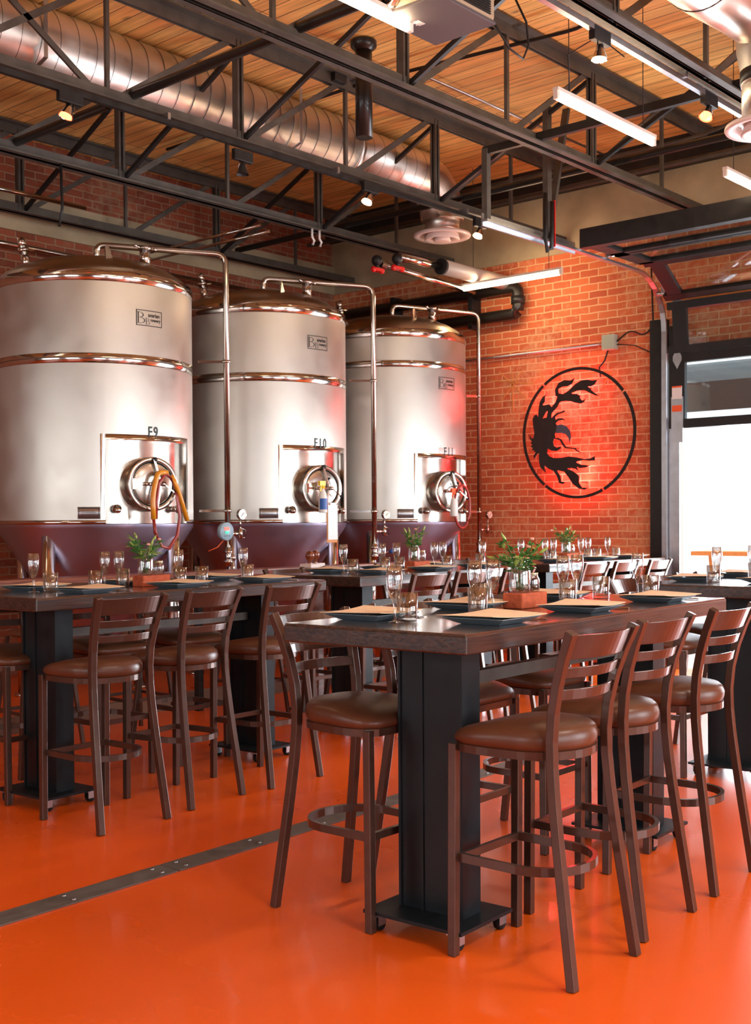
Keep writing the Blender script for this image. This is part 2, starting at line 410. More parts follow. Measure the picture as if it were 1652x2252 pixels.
for i, a in enumerate((.4, 5.2)):
    w = MB()
    for k in range(4): w.bb(XB-.05, XB+.05, a+k*1.03, a+k*1.03+.1, 1.0, 3.2)
    for z in (1.0, 2.05, 3.1): w.bb(XB-.05, XB+.05, a, a+3.2, z, z+.09)
    struct(w.build('window_%d' % (i+4), 'black_steel'))
# steel flashing stripe in the floor
st = thing('floor_cover_strip', 'long flat grey metal cover strip screwed across the orange floor', 'floor strip', (2.0, 3.74, 0))
for k, (a, b) in enumerate(((1.2, 3.05), (3.058, 4.9), (4.908, 6.6))):
    g = MB(); d = (b-a)
    ya = 3.70+(a-1.2)*.045; yb = 3.70+(b-1.2)*.045
    g.add([(a, ya, .001), (b, yb, .001), (b, yb+.125, .001), (a, ya+.125, .001), (a, ya, .006), (b, yb, .006), (b, yb+.125, .006), (a, ya+.125, .006)],
          [(3, 2, 1, 0), (4, 5, 6, 7), (0, 1, 5, 4), (1, 2, 6, 5), (2, 3, 7, 6), (3, 0, 4, 7)])
    g.build('metal_strip', 'stripe', st)
    for q in range(5):
        x = a+.06+q*(d-.12)/4
        for dy in (.03, .095): MB().cyl((x, 3.70+(x-1.2)*.045+dy, .005), (x, 3.70+(x-1.2)*.045+dy, .009), .008, 8).build('screw', 'zinc_rail', st)

# ------------------------------------------------------------------ roof trusses
def truss(y, label):
    t = thing('roof_truss', label, 'roof truss', (5.95, y, 4.24), group='black steel roof trusses')
    xs = [5.95-2.34*2-1.17*2, X1-.03]
    def chord(z0, hh, ww, nm, sgn):
        g = MB()
        for s in (-1, 1):
            g.bb(xs[0], xs[1], y+s*.012, y+s*ww, z0, z0+.012*sgn)
            g.bb(xs[0], xs[1], y+s*.012, y+s*.022, z0, z0+hh*sgn)
        g.build(nm, 'truss_steel', t)
    chord(4.24, .085, .072, 'bottom_chord', 1)
    chord(ZC-.012, .095, .085, 'top_chord', -1)
    zb, zt = 4.25, 4.99
    for k in range(-5, 4):
        x = 5.95+1.17*k
        if x > X1: break
        thick = (k % 2 == 0)
        g = MB()
        if thick:
            g.bb(x-.03, x-.012, y-.03, y+.03, zb, zt); g.bb(x+.012, x+.03, y-.03, y+.03, zb, zt); g.bb(x-.03, x+.03, y-.006, y+.006, zb, zt)
        else: g.bb(x-.014, x+.014, y-.014, y+.014, zb, zt)
        g.build('post', 'truss_steel', t)
        if x+1.17 < X1: MB().bar((x+.05, y, zb+.01), (x+1.12, y, zt), .02, .045).build('diagonal', 'truss_steel', t)
    MB().bar((4.73-1.12, y, zt), (4.73, y, zb), .02, .04).build('diagonal', 'truss_steel', t)
    return t
for y, l in ((1.9, 'steel roof truss nearest the camera side, mostly above the frame'), (3.45, 'black steel roof truss carrying the upper right spotlights'), (5.0, 'steel roof truss crossing in front of the projector, wide flanged chord'),
             (6.6, 'black steel roof truss running just in front of the round duct'), (8.05, 'black steel roof truss passing above the tanks'), (9.55, 'furthest steel roof truss against the back brick wall')):
    truss(y, l)
brn = 0
for k in (-2, -1, 0, 1):
    x = 5.95+2.34*k
    for (ya, yb) in ((3.45, 5.0), (5.0, 6.6), (6.6, 8.05), (8.05, 9.55)):
        o = MB().bar((x+.04, yb, 4.27), (x+.04, ya, 4.98), .03, .035).build('bridging_bar', 'black_steel', origin=(x+.04, (ya+yb)/2, 4.6))
        bay = {3.45: 'between the spotlight truss and the truss by the projector', 5.0: 'between the projector truss and the duct truss', 6.6: 'beside the round duct', 8.05: 'above the tanks'}[ya]
        pos = {-2: 'nearest the camera', -1: 'at left', 0: 'at the middle', 1: 'toward the sign wall'}[k]
        tag(o, 'sloping brace '+bay+', '+pos, 'roof brace', 'sloping braces between the trusses')

# ------------------------------------------------------------------ spiral duct
def spiral_duct(path, r, name, label, seam_at):
    t = thing(name, label, 'air duct', path[0])
    MB().tube(path, r, 32).build('duct_shell', 'galvanised', t)
    return t
dy, dz, dr = 7.3, 4.79, .235
t = thing('air_duct', 'large silver spiral duct running under the plank ceiling', 'air duct', (6.0, dy, dz))
MB().tube([(1.0, dy, dz), (7.85, dy, dz)], .25, 40).build('duct_shell', 'galvanised', t)
MB().tube([(7.85, dy, dz), (8.9, dy, dz)]+[(8.9+.38*sin(a), dy, dz-.38*(1-cos(a))) for a in [R(q) for q in range(15, 91, 15)]]+[(9.28, dy, 4.4)], .215, 40).build('duct_shell', 'galvanised', t)
g = MB()
for k in range(46):
    x = 2.0+k*.15; rr = .2505 if x < 7.85 else .2155
    if x > 8.9: break
    n = 40
    g.tube([(x+(.06*i/n), dy+rr*cos(2*pi*i/n), dz+rr*sin(2*pi*i/n)) for i in range(n+1)], .002, 4)
o = g.build('duct_seam', 'seam', t)
MB().tube([(7.83, dy, dz), (7.88, dy, dz)], .262, 40).build('duct_collar', 'galvanised', t)
for x in (4.6, 7.05): MB().bar((x, dy-.26, ZC), (x, dy-.26, 4.6), .03, .004).bar((x, dy-.26, 4.6), (x, dy-.1, 4.55), .03, .004).build('hanger_strap', 'zinc_rail', t)

def diffuser(x, y, z, r, top, label):
    t = thing('ceiling_diffuser', label, 'air vent', (x, y, z))
    MB().tube([(x, y, z+.03), (x, y, top)], r*.60, 28).build('neck', 'galvanised', t)
    MB().lathe([(r*.62, .06), (r*.98, .03), (r, .012), (r*.97, 0), (r*.75, .012), (r*.7, .05)], (x, y, z), 36).build('outer_cone', 'diffuser', t)
    MB().lathe([(r*.55, .03), (r*.62, -.022), (r*.58, -.03), (r*.36, -.01), (r*.34, .03)], (x, y, z), 36).build('middle_cone', 'diffuser', t)
    MB().lathe([(r*.24, .02), (r*.3, -.04), (r*.26, -.045), (0, -.035)], (x, y, z), 28).build('inner_cone', 'diffuser', t)
    MB().lathe([(0, .045), (r*.6, .045)], (x, y, z), 28).build('dark_throat', 'black_steel', t)
    return t
diffuser(9.28, dy, 4.24, .285, 4.5, 'round white air diffuser at the end of the long spiral duct')
diffuser(6.86, 2.93, 3.74, .25, 4.2, 'round white air diffuser at the upper right under the bent duct')
diffuser(4.93, 8.78, 3.62, .27, 4.9, 'round white air diffuser cut off at the left edge above the tank')
t = thing('air_duct', 'silver bent duct dropping at the upper right corner', 'air duct', (6.3, 3.0, 4.5))
p = round_path([(3.6, 2.93, 4.42), (6.3, 2.93, 4.42), (6.86, 2.93, 4.42), (6.86, 2.93, 4.15), (6.86, 2.93, 4.0)], .4, 8)
MB().tube(p, .19, 36, radii=[1.25]*2+[1.25-.45*i/(len(p)-3) for i in range(len(p)-2)]).build('duct_shell', 'galvanised', t)
g = MB()
for k in range(9):
    x = 4.1+k*.24
    g.tube([(x, 2.93+.239*cos(2*pi*i/28), 4.42+.239*sin(2*pi*i/28)) for i in range(29)], .004, 4)
g.build('duct_seam', 'seam', t)
MB().tube([(6.1, 2.9, 4.46), (6.35, 1.9, 4.5), (6.5, .9, 4.52)], .19, 28).build('branch', 'galvanised', t)
MB().tube([(6.86, 2.93, 4.02), (6.86, 2.93, 4.09)], .160, 28).build('dark_band', 'black_steel', t)

# ------------------------------------------------------------------ ceiling pipes, vents, cables
t = thing('flue_pipe', 'short thick black vertical pipe hanging from the ceiling before the duct', 'pipe', (6.68, 6.0, 5.0))
MB().tube([(6.68, 6.0, 5.05), (6.68, 6.0, 4.32)], .065, 20).build('pipe_body', 'black_pipe', t)
MB().lathe([(.065, 4.97), (.1, 5.0), (.1, 5.04)], (6.68, 6.0, 0), 20).build('flange', 'black_pipe', t)
def pipe(pts, r, m_, label, name='ceiling_pipe', cat='pipe', seg=10, group=None):
    pts = [V(p) for p in pts]; c = pts[0]
    return tag(MB().tube(pts, r, seg).build(name, m_, origin=c), label, cat, group)
pipe([(4.98, 9.8, 4.32), (4.98, 5.1, 4.34), (4.98, .5, 4.34)], .034, 'black_pipe', 'black pipe crossing over the duct truss at upper left')
pipe([(8.62, 9.6, 4.36), (8.62, -2.5, 4.36)], .03, 'black_pipe', 'long black sprinkler pipe crossing between projector truss and garage door')
pipe([(9.72, 9.6, 4.60), (9.72, -2.5, 4.60)], .024, 'truss_steel', 'grey pipe crossing near the end wall below the ceiling')
pipe([(7.2, 9.4, 4.05), (7.2, 7.7, 4.05)], .012, 'steel_bright', 'thin steel line above the middle tank')
pipe([(7.32, 9.4, 4.02), (7.32, 7.7, 4.02)], .012, 'steel_bright', 'second thin steel line above the middle tank, nearer the sign wall')
pipe([(3.0, 9.7, 3.98), (9.9, 9.7, 3.98)], .028, 'steel_bright', 'shiny steel pipe along the back brick wall')
pipe([(4.2, 8.9, 4.22), (6.2, 8.9, 4.22)], .02, 'steel_bright', 'thin bright pipe at the left edge above the first tank')
pipe(round_path([(6.2, 3.5, 4.95), (6.5, 4.4, 4.97), (7.3, 4.3, 4.9), (7.2, 6.4, 4.99), (7.2, 9.0, 4.99)], .3), .014, 'cable', 'bent dark conduit under the planks right of the projector', 'conduit', 'conduit')
pipe(round_path([(7.6, 3.2, 4.97), (9.3, 3.9, 4.8), (9.6, 4.6, 4.75), (9.6, 9.0, 4.75)], .3), .016, 'truss_steel', 'grey conduit bending toward the end wall below the ceiling', 'conduit', 'conduit')
pipe([(7.4, 6.0, 4.99), (10.2, 6.0, 4.99)], .012, 'zinc_rail', 'thin straight conduit along the planks above the long duct', 'conduit', 'conduit')
t = thing('junction_box', 'small black junction box on the ceiling planks behind the flue pipe', 'junction box', (7.0, 6.6, 5.0))
MB().bb(6.93, 7.07, 6.53, 6.67, 4.96, 5.05).build('box', 'black_steel', t, bevel=.008)
MB().cyl((6.86, 6.6, 4.99), (6.93, 6.6, 4.99), .02).cyl((7.07, 6.6, 4.99), (7.14, 6.6, 4.99), .02).build('fitting', 'black_steel', t)
pipe([(4.55, 3.65, 4.5), (4.8, 3.6, 4.18), (5.1, 3.5, 4.12), (5.35, 3.42, 4.35)], .007, 'cable', 'loose black cable drooping from the right truss near the projector', 'cable', 'cable', 6)
pipe([(5.05, 3.62, 4.0), (5.15, 3.6, 3.9), (5.28, 3.6, 3.88), (5.36, 3.62, 3.98), (5.34, 3.62, 4.1), (5.3, 3.7, 4.3)], .006, 'cable', 'thin black cable loop hanging behind the projector', 'cable', 'cable', 6)
pipe([(6.35, 3.6, 4.2), (6.3, 3.75, 4.35), (6.2, 3.9, 4.25), (6.3, 3.95, 4.05)], .004, 'cable', 'thin wire looping down to the middle tube light', 'cable', 'cable', 6)
pipe([(5.35, 8.0, 4.24), (5.36, 8.0, 3.9), (5.33, 8.0, 3.75)], .012, 'black_steel', 'black strap hanging below the truss above the first tank', 'strap', 'strap', 6)
t = thing('pipe_hanger', 'thin black rod and clevis hanger holding the upper left pipe', 'pipe hanger', (4.98, 6.86, 4.5))
MB().tube([(4.98, 6.86, 4.42), (4.98, 6.86, 5.05)], .008, 8).build('rod', 'black_steel', t)
MB().tube([(4.98, 6.86, 4.43), (4.94, 6.86, 4.40), (4.935, 6.86, 4.33), (4.98, 6.86, 4.29), (5.025, 6.86, 4.33), (5.02, 6.86, 4.40), (4.98, 6.86, 4.43)], .007, 6).build('clevis', 'black_steel', t)
# end-wall hot pipes: insulated pipe meeting the wall, valves with red handles
t = thing('valve_pipe', 'insulated white pipe with two red handled valves left of the end wall tube light', 'pipe', (8.8, 7.5, 3.97))
MB().tube([(8.75, 7.42, 3.98), (9.35, 7.36, 3.97)], .042, 16).build('steel_pipe', 'steel_bright', t)
MB().tube([(9.35, 7.36, 3.97), (10.44, 7.25, 3.93)], .075, 20).build('insulation', 'insulation', t)
MB().tube([(9.32, 7.36, 3.97), (9.36, 7.36, 3.97)], .08, 20).build('rubber_collar', 'rubber', t)
MB().tube([(8.7, 7.6, 3.93), (9.5, 7.5, 3.86), (10.0, 7.45, 3.82)], .03, 12).build('steel_pipe', 'steel_bright', t)
for k, (x, y) in enumerate(((8.74, 7.43), (8.66, 7.62))):
    v = MB().ball((x, y, 3.96), .055).cyl((x, y, 3.96), (x, y, 3.89), .02).build('valve', 'black_steel', t)
    MB().bb(x-.05, x+.07, y-.03, y+.03, 3.855, 3.885).ball((x+.07, y, 3.87), .03).ball((x-.05, y, 3.87), .03).build('handle', 'red_handle', v)
# black pipe loop on the end wall
t = thing('wall_pipe', 'thick black pipe loop bracketed on the brick end wall above the third tank', 'pipe', (10.3, 7.1, 3.7))
MB().tube(round_path([(10.33, 9.8, 3.88), (10.33, 7.12, 3.88), (10.33, 7.12, 3.60), (10.33, 9.8, 3.60)], .07, 4), .062, 14).build('pipe_body', 'black_pipe', t)
for y in (7.14, 8.25):
    MB().bb(10.28, 10.45, y+.55, y+.6, 3.5, 3.98).build('bracket', 'black_steel', t)
MB().tube([(10.33, 7.12, 3.78), (10.33, 7.12, 3.70)], .075, 14).build('coupling', 'black_steel', t)
# ------------------------------------------------------------------ tube lights
def tube_light(a, b, label, drop=None):
    a, b = V(a), V(b); d = (b-a).normalized()
    t = thing('tube_light', label, 'light', (a+b)/2, group='bare fluorescent tube lights')
    MB().bar(a, b, .04, .022).build('housing', 'lamp_white', t)
    MB().tube([a+V((0, 0, -.045))+d*.03, b+V((0, 0, -.045))-d*.03], .019, 12).build('tube', 'tube_glow', t)
    for p, s in ((a, 1), (b, -1)): MB().box(p+d*s*.012+V((0, 0, -.03)), (.03, .03, .06)).build('end_cap', 'lamp_white', t)
    
    if drop:
        for p in (a+d*.15, b-d*.15):
            MB().tube([p+V((0, 0, .012)), V((p.x, p.y, drop))], .003, 5).build('wire', 'cable', t)
    return t
tube_light((3.5, 3.92, 4.0), (4.73, 3.92, 4.0), 'glowing tube light at the top beside the projector', ZC)
tube_light((6.09, 3.92, 4.02), (7.31, 3.92, 4.02), 'glowing tube light hanging at upper right, second from the camera', ZC)
tube_light((8.4, 3.92, 4.05), (9.6, 3.92, 4.05), 'glowing tube light cut by the right edge near the garage door', ZC)
tube_light((9.83, 6.26, 3.87), (9.83, 7.48, 3.87), 'glowing tube light close to the brick end wall over the sign', ZC)
tube_light((1.6, 7.0, 4.5), (2.83, 7.0, 4.5), 'unseen tube light added left of the tanks to brighten the ceiling', ZC)  # unseen fixture, added to brighten the plank ceiling
for x, l in ((2.2, 'box light on the ceiling outside the frame, nearer the camera'), (4.6, 'box light on the ceiling outside the frame, toward the end wall')):
    t = thing('box_light', l, 'light', (x, -.45, 4.3))
    MB().bb(x-.65, x+.65, -.6, -.3, 4.29, 4.38).build('housing', 'lamp_white', t)
    for dx in (-.5, .5): MB().tube([(x+dx, -.45, 4.38), (x+dx, -.45, ZC)], .004, 5).build('wire', 'cable', t)
# ------------------------------------------------------------------ spotlights
def spot(x, y, z, glow, label, tilt):
    t = thing('spotlight', label, 'spotlight', (x, y, z))
    MB().bb(x-.09, x+.09, y-.02, y+.02, z+.02, z+.1).build('track_adapter', 'black_steel', t, bevel=.004)
    q = Matrix.Rotation(tilt, 3, 'Y')
    MB().lathe([(.0, 0), (.02, 0), (.026, -.03), (.045, -.08), (.047, -.085)], (x, y, z+.01), 18, q).build('lamp_head', 'steel_bright' if glow else 'black_steel', t)
    if glow:
        MB().lathe([(.0, -.05), (.03, -.06), (.04, -.083), (0, -.09)], (x, y, z+.01), 16, q).build('bulb', glow, t)
    MB().tube([(x-.02, y, z+.03), (x-.04, y, z-.03), (x, y, z-.05), (x+.04, y, z-.03), (x+.02, y, z+.03)], .004, 6).build('yoke', 'steel_bright', t)
spot(4.42, 6.5, 4.09, 'bulb_red', 'small red glowing spotlight under the truss at the far left', .4)
spot(5.9, 6.5, 4.05, None, 'small unlit black spotlight under the truss before the duct', 0)
spot(7.25, 6.45, 4.09, 'bulb_warm', 'small lit spotlight under the truss below the duct', .5)
spot(8.76, 6.45, 4.08, 'bulb_warm', 'small lit spotlight right of the round diffuser', .5)
spot(5.9, 3.5, 4.1, 'bulb_warm', 'bright white spotlight right of the projector under the upper right truss', .1)
spot(7.27, 3.5, 4.1, 'bulb_red', 'reddish spotlight next to the upper right diffuser', .6)
for y, l in ((6.5, 'long black lighting track under the duct truss'), (3.5, 'long steel lighting track under the upper right truss')):
    t = thing('lighting_track', l, 'lighting track', (6, y, 4.2))
    MB().bb(2.0, 9.6, y-.018, y+.018, 4.17, 4.205).build('track_bar', 'black_steel' if y > 5 else 'zinc_rail', t)
    for x in (3.5, 5.2, 6.9, 8.6): MB().bb(x-.012, x+.012, y-.03, y+.06, 4.2, 4.245).build('clip', 'zinc_rail', t)
# padlock-like clip and small hooks
t = thing('cable_clip', 'pair of white plastic clips hanging under the truss above the middle tank', 'clip', (8.2, 8.0, 4.15))
for dx in (0, .1): MB().tube([(8.15+dx, 8.0, 4.24), (8.15+dx, 8.0, 4.16), (8.18+dx, 8.0, 4.13), (8.16+dx, 8.0, 4.09)], .012, 6).build('clip_strip', 'white_plastic', t)
# ------------------------------------------------------------------ projector
t = thing('projector', 'grey ceiling projector with a large ringed lens at the top of the frame', 'projector', (4.82, 3.8, 4.1))
MB().bb(4.56, 5.03, 3.6, 4.0, 4.0, 4.14).build('body', 'projector_body', t, bevel=.02, seg=3)
MB().bb(4.565, 5.035, 3.6, 4.0, 3.985, 4.003).build('underside', 'projector_base', t, bevel=.004)
M90 = Matrix.Rotation(R(-90), 3, 'Y')
MB().lathe([(.0, 0), (.072, 0), (.072, .03), (.060, .045), (.048, .03)], (4.56, 3.905, 4.07), 28, M90).build('lens_ring', 'lens_ring', t)
MB().lathe([(.0, .034), (.03, .030), (.05, .018)], (4.56, 3.905, 4.07), 28, M90).build('lens', 'lens', t)
g = MB()
for k in range(9): g.bb(4.66, 4.98, 3.592, 3.6, 4.02+k*.012, 4.026+k*.012)
g.build('vent_slats', 'black_steel', t)
MB().tube([(4.82, 3.8, 4.14), (4.82, 3.8, 5.05)], .025, 12).build('mount_pole', 'black_steel', t)
g = MB()
for k in range(5): g.bb(4.72+k*.012, 4.727+k*.012, 3.86, 3.9+.01*(k % 2), 3.983, 3.986)
g.build('printed_marks', 'sticker', t)

# ------------------------------------------------------------------ fermentation tanks
RT = .777
def on_tank(c, az, z, r=RT):
    a = R(az); return V((c[0]+r*cos(a), c[1]+r*sin(a), z))
def shell(c, prof, a0, a1, n, g=None, flip=False):
    """surface of revolution over an angular range"""
    g = g or MB(); k = len(prof); vs = []
    for i in range(n+1):
        a = R(a0+(a1-a0)*i/n)
        for r, z in prof: vs.append((c[0]+r*cos(a), c[1]+r*sin(a), z))
    fs = [(i*k+q, (i+1)*k+q, (i+1)*k+q+1, i*k+q+1) for i in range(n) for q in range(k-1)]
    return g.add(vs, fs, True)
def tank_text(t, c, body, az, z, size, m_, r, nm, space=1.0, xs=1.0):
    vs, fs = text_mesh(body, size, .0012, space, xs=xs)
    g = MB(); out = []
    for v in vs:
        a = R(az)+v.x/r; rr = r+v.z
        out.append((c[0]+rr*cos(a), c[1]+rr*sin(a), z+v.y))
    g.add(out, fs); return g.build(nm, m_, t, merge=False)
def tank(c, name, label, zband, zlogo, digit_card=False):
    t = thing('fermentation_tank', label, 'brewing tank', (c[0], c[1], 0), group='stainless fermentation tanks')
    zs, zr = 3.27, 1.415
    pz0, pz1, pa0, pa1 = 1.45, 2.045, -120, -62
    # jacket with the opening for the manway panel
    g = MB()
    shell(c, [(RT, zr), (RT, zs)], pa1, pa0+360, 80, g)
    shell(c, [(RT, pz1), (RT, zs)], pa0, pa1, 24, g)
    g.build('jacket', 'steel_sheet', t)
    # bright bands
    g = MB()
    for z0, z1 in ((zs-.045, zs+.04), zband):
        shell(c, [(RT+.001, z0), (RT+.006, z0+.004), (RT+.006, z1-.004), (RT+.001, z1)], 0, 360, 96, g)
    mid = (zband[0]+zband[1])/2
    g.build('band', 'steel_bright', t)
    shell(c, [(RT+.0065, mid-.003), (RT+.0065, mid+.003)], 0, 360, 96).build('band_seam', 'seam', t)
    shell(c, [(RT+.001, zr-.0), (RT+.005, zr), (RT+.005, zr+.032), (RT+.001, zr+.032)], pa1, pa0+360, 80).build('base_band', 'steel_bright', t)
    # dome
    prof = [(RT, zs), (RT-.02, zs+.045), (RT-.07, zs+.095), (RT-.16, zs+.15), (RT-.3, zs+.205), (RT-.5, zs+.25), (RT-.66, zs+.27), (0.0, zs+.275)]
    shell(c, prof, 0, 360, 96).build('dome', 'steel_dome', t)
    # cone, underside
    shell(c, [(RT, zr), (RT-.004, zr-.03), (.34, .74), (.12, .42), (.1, .36), (0, .36)], 0, 360, 72).build('cone', 'steel_cone', t)
    # recessed manway panel: flat frame walls and curved inner wall
    ri = RT-.055
    shell(c, [(ri, pz0-.03), (ri, pz1)], pa0, pa1, 24).build('manway_panel', 'steel_panel', t)
    g = MB()
    shell(c, [(ri, pz1), (RT+.003, pz1)], pa0, pa1, 24, g)
    shell(c, [(RT+.003, pz1-.0), (RT+.003, pz1+.045), (RT, pz1+.045)], pa0-2.6, pa1+2.2, 28, g)
    shell(c, [(ri, pz0-.03), (RT, pz0-.03)], pa0, pa1, 24, g)
    for a, s in ((pa0, -1), (pa1, 1)):
        p0, p1 = on_tank(c, a, 0, ri), on_tank(c, a, 0, RT+.003)
        g.add([(p0.x, p0.y, pz0-.03), (p1.x, p1.y, pz0-.03), (p1.x, p1.y, pz1), (p0.x, p0.y, pz1)], [(0, 1, 2, 3)])
        shell(c, [(RT+.003, pz0-.03), (RT+.003, pz1+.045)], min(a, a+s*2.6), max(a, a+s*2.6), 2, g)
    g.build('panel_frame', 'steel_bright', t)
    # manway neck and door
    dc = V((c[0]-.06, c[1]-RT+.01, 1.715)); Q = Matrix.Rotation(R(90), 3, 'X')
    MB().lathe([(.205, -.06), (.205, .10), (.201, .105), (.172, .105), (.168, .095), (.168, .02)], dc, 48, Q).build('manway_neck', 'steel_panel', t)
    door = MB().lathe([(.0, .112), (.09, .109), (.15, .10), (.165, .093), (.165, .08), (0, .08)], dc, 48, Q).build('manway_door', 'steel_panel', t)
    MB().lathe([(.1655, .093), (.169, .098), (.172, .093)], dc, 48, Q).build('door_gasket', 'rubber', door)
    y = dc.y-.125
    MB().bar((dc.x+.05, y, dc.z), (dc.x+.0, y+.01, dc.z+.185), .016, .022, (0, 1, 0)).bar((dc.x+.05, y, dc.z), (dc.x-.0+.02, y+.01, dc.z-.185), .016, .022, (0, 1, 0)).build('clamp_bar', 'steel_panel', t)
    MB().bar((dc.x-.16, y, dc.z), (dc.x+.06, y, dc.z), .018, .018).tube([(dc.x-.1, y-.004, dc.z), (dc.x-.02, y-.004, dc.z)], .014, 10).box((dc.x-.165, y+.01, dc.z), (.02, .03, .075)).build('hinge_arm', 'steel_bright', t)
    MB().ball((dc.x+.01, y+.012, dc.z+.185), .02).build('pivot', 'black_steel', t); MB().ball((dc.x+.015, y+.012, dc.z-.185), .02).build('pivot', 'black_steel', t)
    h = MB().cyl((dc.x+.06, y-.045, dc.z), (dc.x+.06, y+.01, dc.z), .017, 12).bar((dc.x+.06, y-.035, dc.z), (dc.x+.145, y-.04, dc.z-.065), .012, .006).bar((dc.x+.06, y-.035, dc.z), (dc.x+.03, y-.04, dc.z+.075), .012, .006).build('clamp_handle', 'steel_bright', t)
    MB().ball((dc.x+.15, y-.04, dc.z-.069), .012).ball((dc.x+.028, y-.04, dc.z+.082), .012).build('handle_grip', 'rubber', h)
    # the manway faces slightly toward the room's left
    piv = Matrix.Translation((dc.x-c[0], dc.y+.05-c[1], 0)); TM = piv @ Matrix.Rotation(R(-13), 4, 'Z') @ piv.inverted()
    for ch in t.children:
        if ch.name.split('.')[0] in ('manway_neck', 'manway_door', 'clamp_bar', 'hinge_arm', 'pivot', 'clamp_handle'):
            for q in (ch,)+tuple(ch.children): q.data.transform(TM)
    # sample ports either side below the door
    for az in (-114, -72):
        p = on_tank(c, az, 1.53, ri); d = V((cos(R(az)), sin(R(az)), 0))
        MB().cyl(p-d*.01, p+d*.05, .022, 14).cyl(p+d*.05, p+d*.07, .034, 14).cyl(p+d*.07, p+d*.10, .018, 12).ball(p+d*.1+V((0, 0, -.01)), .024).build('sample_port', 'steel_bright', t)
    # data plate
    pl = MB(); shell(c, [(RT+.002, 1.455), (RT+.004, 1.455), (RT+.004, 1.545), (RT+.002, 1.545)], -135, -123, 6, pl)
    pl = pl.build('data_plate', 'zinc_rail', t)
    g = MB()
    shell(c, [(RT+.0055, 1.462), (RT+.0055, 1.467)], -134.3, -123.7, 6, g); shell(c, [(RT+.0055, 1.534), (RT+.0055, 1.539)], -134.3, -123.7, 6, g)
    shell(c, [(RT+.0055, 1.462), (RT+.0055, 1.539)], -134.6, -134.2, 1, g); shell(c, [(RT+.0055, 1.462), (RT+.0055, 1.539)], -123.9, -123.5, 1, g)
    for k in range(4): shell(c, [(RT+.0055, 1.476+k*.013), (RT+.0055, 1.479+k*.013)], -133.4, -125-(k % 2), 5, g)
    g.build('plate_lettering', 'ink_dark', pl)
    # brewery badge: framed lettering
    g = MB(); ha, hz = 8.6, .060
    rr = RT+.0015
    for z0, z1 in ((zlogo-hz, zlogo-hz+.006), (zlogo+hz-.006, zlogo+hz)): shell(c, [(rr, z0), (rr, z1)], -93.3-ha, -93.3+ha, 10, g)
    for a in (-93.3-ha, -93.3+ha-.5): shell(c, [(rr, zlogo-hz), (rr, zlogo+hz)], a, a+.5, 1, g)
    g.build('badge_border', 'ink_dark', t)
    g = MB()   # large serif B drawn from strokes
    def stroke(u, v, w_, h_): shell(c, [(rr, zlogo+v), (rr, zlogo+v+h_)], -93.3+math.degrees(u/RT), -93.3+math.degrees((u+w_)/RT), 2, g)
    def bee(u, v, s):
        stroke(u, v, .010*s, .086*s); stroke(u-.006*s, v, .022*s, .004*s); stroke(u-.006*s, v+.082*s, .022*s, .004*s)
        for cy_, rx, ry in ((.064, .040, .021), (.022, .052, .024)):
            n = 14; pts = []
            for i in range(n+1):
                a = -pi/2+pi*i/n; pts.append((u+.012*s+rx*s*cos(a), v+cy_*s+ry*s*sin(a), u+.012*s+(rx-.009)*s*cos(a), v+cy_*s+(ry-.003)*s*sin(a)))
            vs = []
            for x1, y1, x2, y2 in pts:
                for xx, yy in ((x1, y1), (x2, y2)):
                    a = R(-93.3)+xx/RT; vs.append((c[0]+rr*cos(a), c[1]+rr*sin(a), zlogo+yy))
            g.add(vs, [(2*i, 2*i+2, 2*i+3, 2*i+1) for i in range(n)])
    bee(-.104, -.042, 1.0); bee(-.034, -.048, .56)
    g.build('badge_initials', 'ink_dark', t, merge=False)
    tank_text(t, c, 'avarian', -93.3+math.degrees(.040/RT), zlogo+.024, .044, 'ink_dark', rr, 'badge_lettering', xs=.86)
    tank_text(t, c, 'rewery', -93.3+math.degrees(.054/RT), zlogo-.012, .037, 'ink_dark', rr, 'badge_lettering', xs=.86)
    # tank number
    if digit_card: shell(c, [(RT+.001, 2.058), (RT+.0025, 2.058), (RT+.0025, 2.152), (RT+.001, 2.152)], -102.0, -83.5, 8).build('number_card', 'sticker', t)
    tank_text(t, c, name, -91.8, 2.11, .118, 'ink', RT+.003, 'tank_number', 1.25, xs=.74)
    # fill pipe over the dome and down the side
    x0 = c[0]+.03; px = c[0]+.86; py = c[1]-.62 if digit_card is False else c[1]-.5
    pts = round_path([(x0, c[1], zs+.25), (x0, c[1], zs+.40), (px, py, zs+.36), (px, py, 1.20)], .09, 6)
    MB().tube(pts, .024, 14).build('fill_pipe', 'steel_panel', t)
    g = MB()
    for z in (2.75, 1.52): g.tube([(px, py, z-.012), (px, py, z+.012)], .034, 14).bar((px, py, z), (c[0]+.70, c[1]-.45, z), .012, .02)
    g.build('pipe_clamp', 'steel_bright', t)
    # tops: port with wing nut, angled port, lifting lug
    g = MB(); p = V((c[0]+.22, c[1]-.38, zs+.2))
    g.cyl(p, p+V((0, 0, .13)), .042, 18); g.cyl(p+V((0, 0, .13)), p+V((0, 0, .15)), .055, 18); g.tube([p+V((-.09, 0, .15)), p+V((-.05, 0, .14)), p+V((.05, 0, .14)), p+V((.1, 0, .15))], .008, 6); g.ball(p+V((.1, 0, .15)), .016); g.ball(p+V((-.09, 0, .15)), .014)
    g.build('top_port', 'steel_bright', t)
    g = MB(); p = V((c[0]-.42, c[1]+.28, zs+.15)); d = V((-.25, 0, .97))
    g.cyl(p, p+d*.16, .035, 16); g.cyl(p+d*.16, p+d*.19, .045, 16); g.cyl(p+d*.19, p+d*.27, .032, 16); g.bar(p+d*.17, p+d*.17+V((.1, 0, .02)), .01, .01)
    g.build('relief_port', 'steel_bright', t)
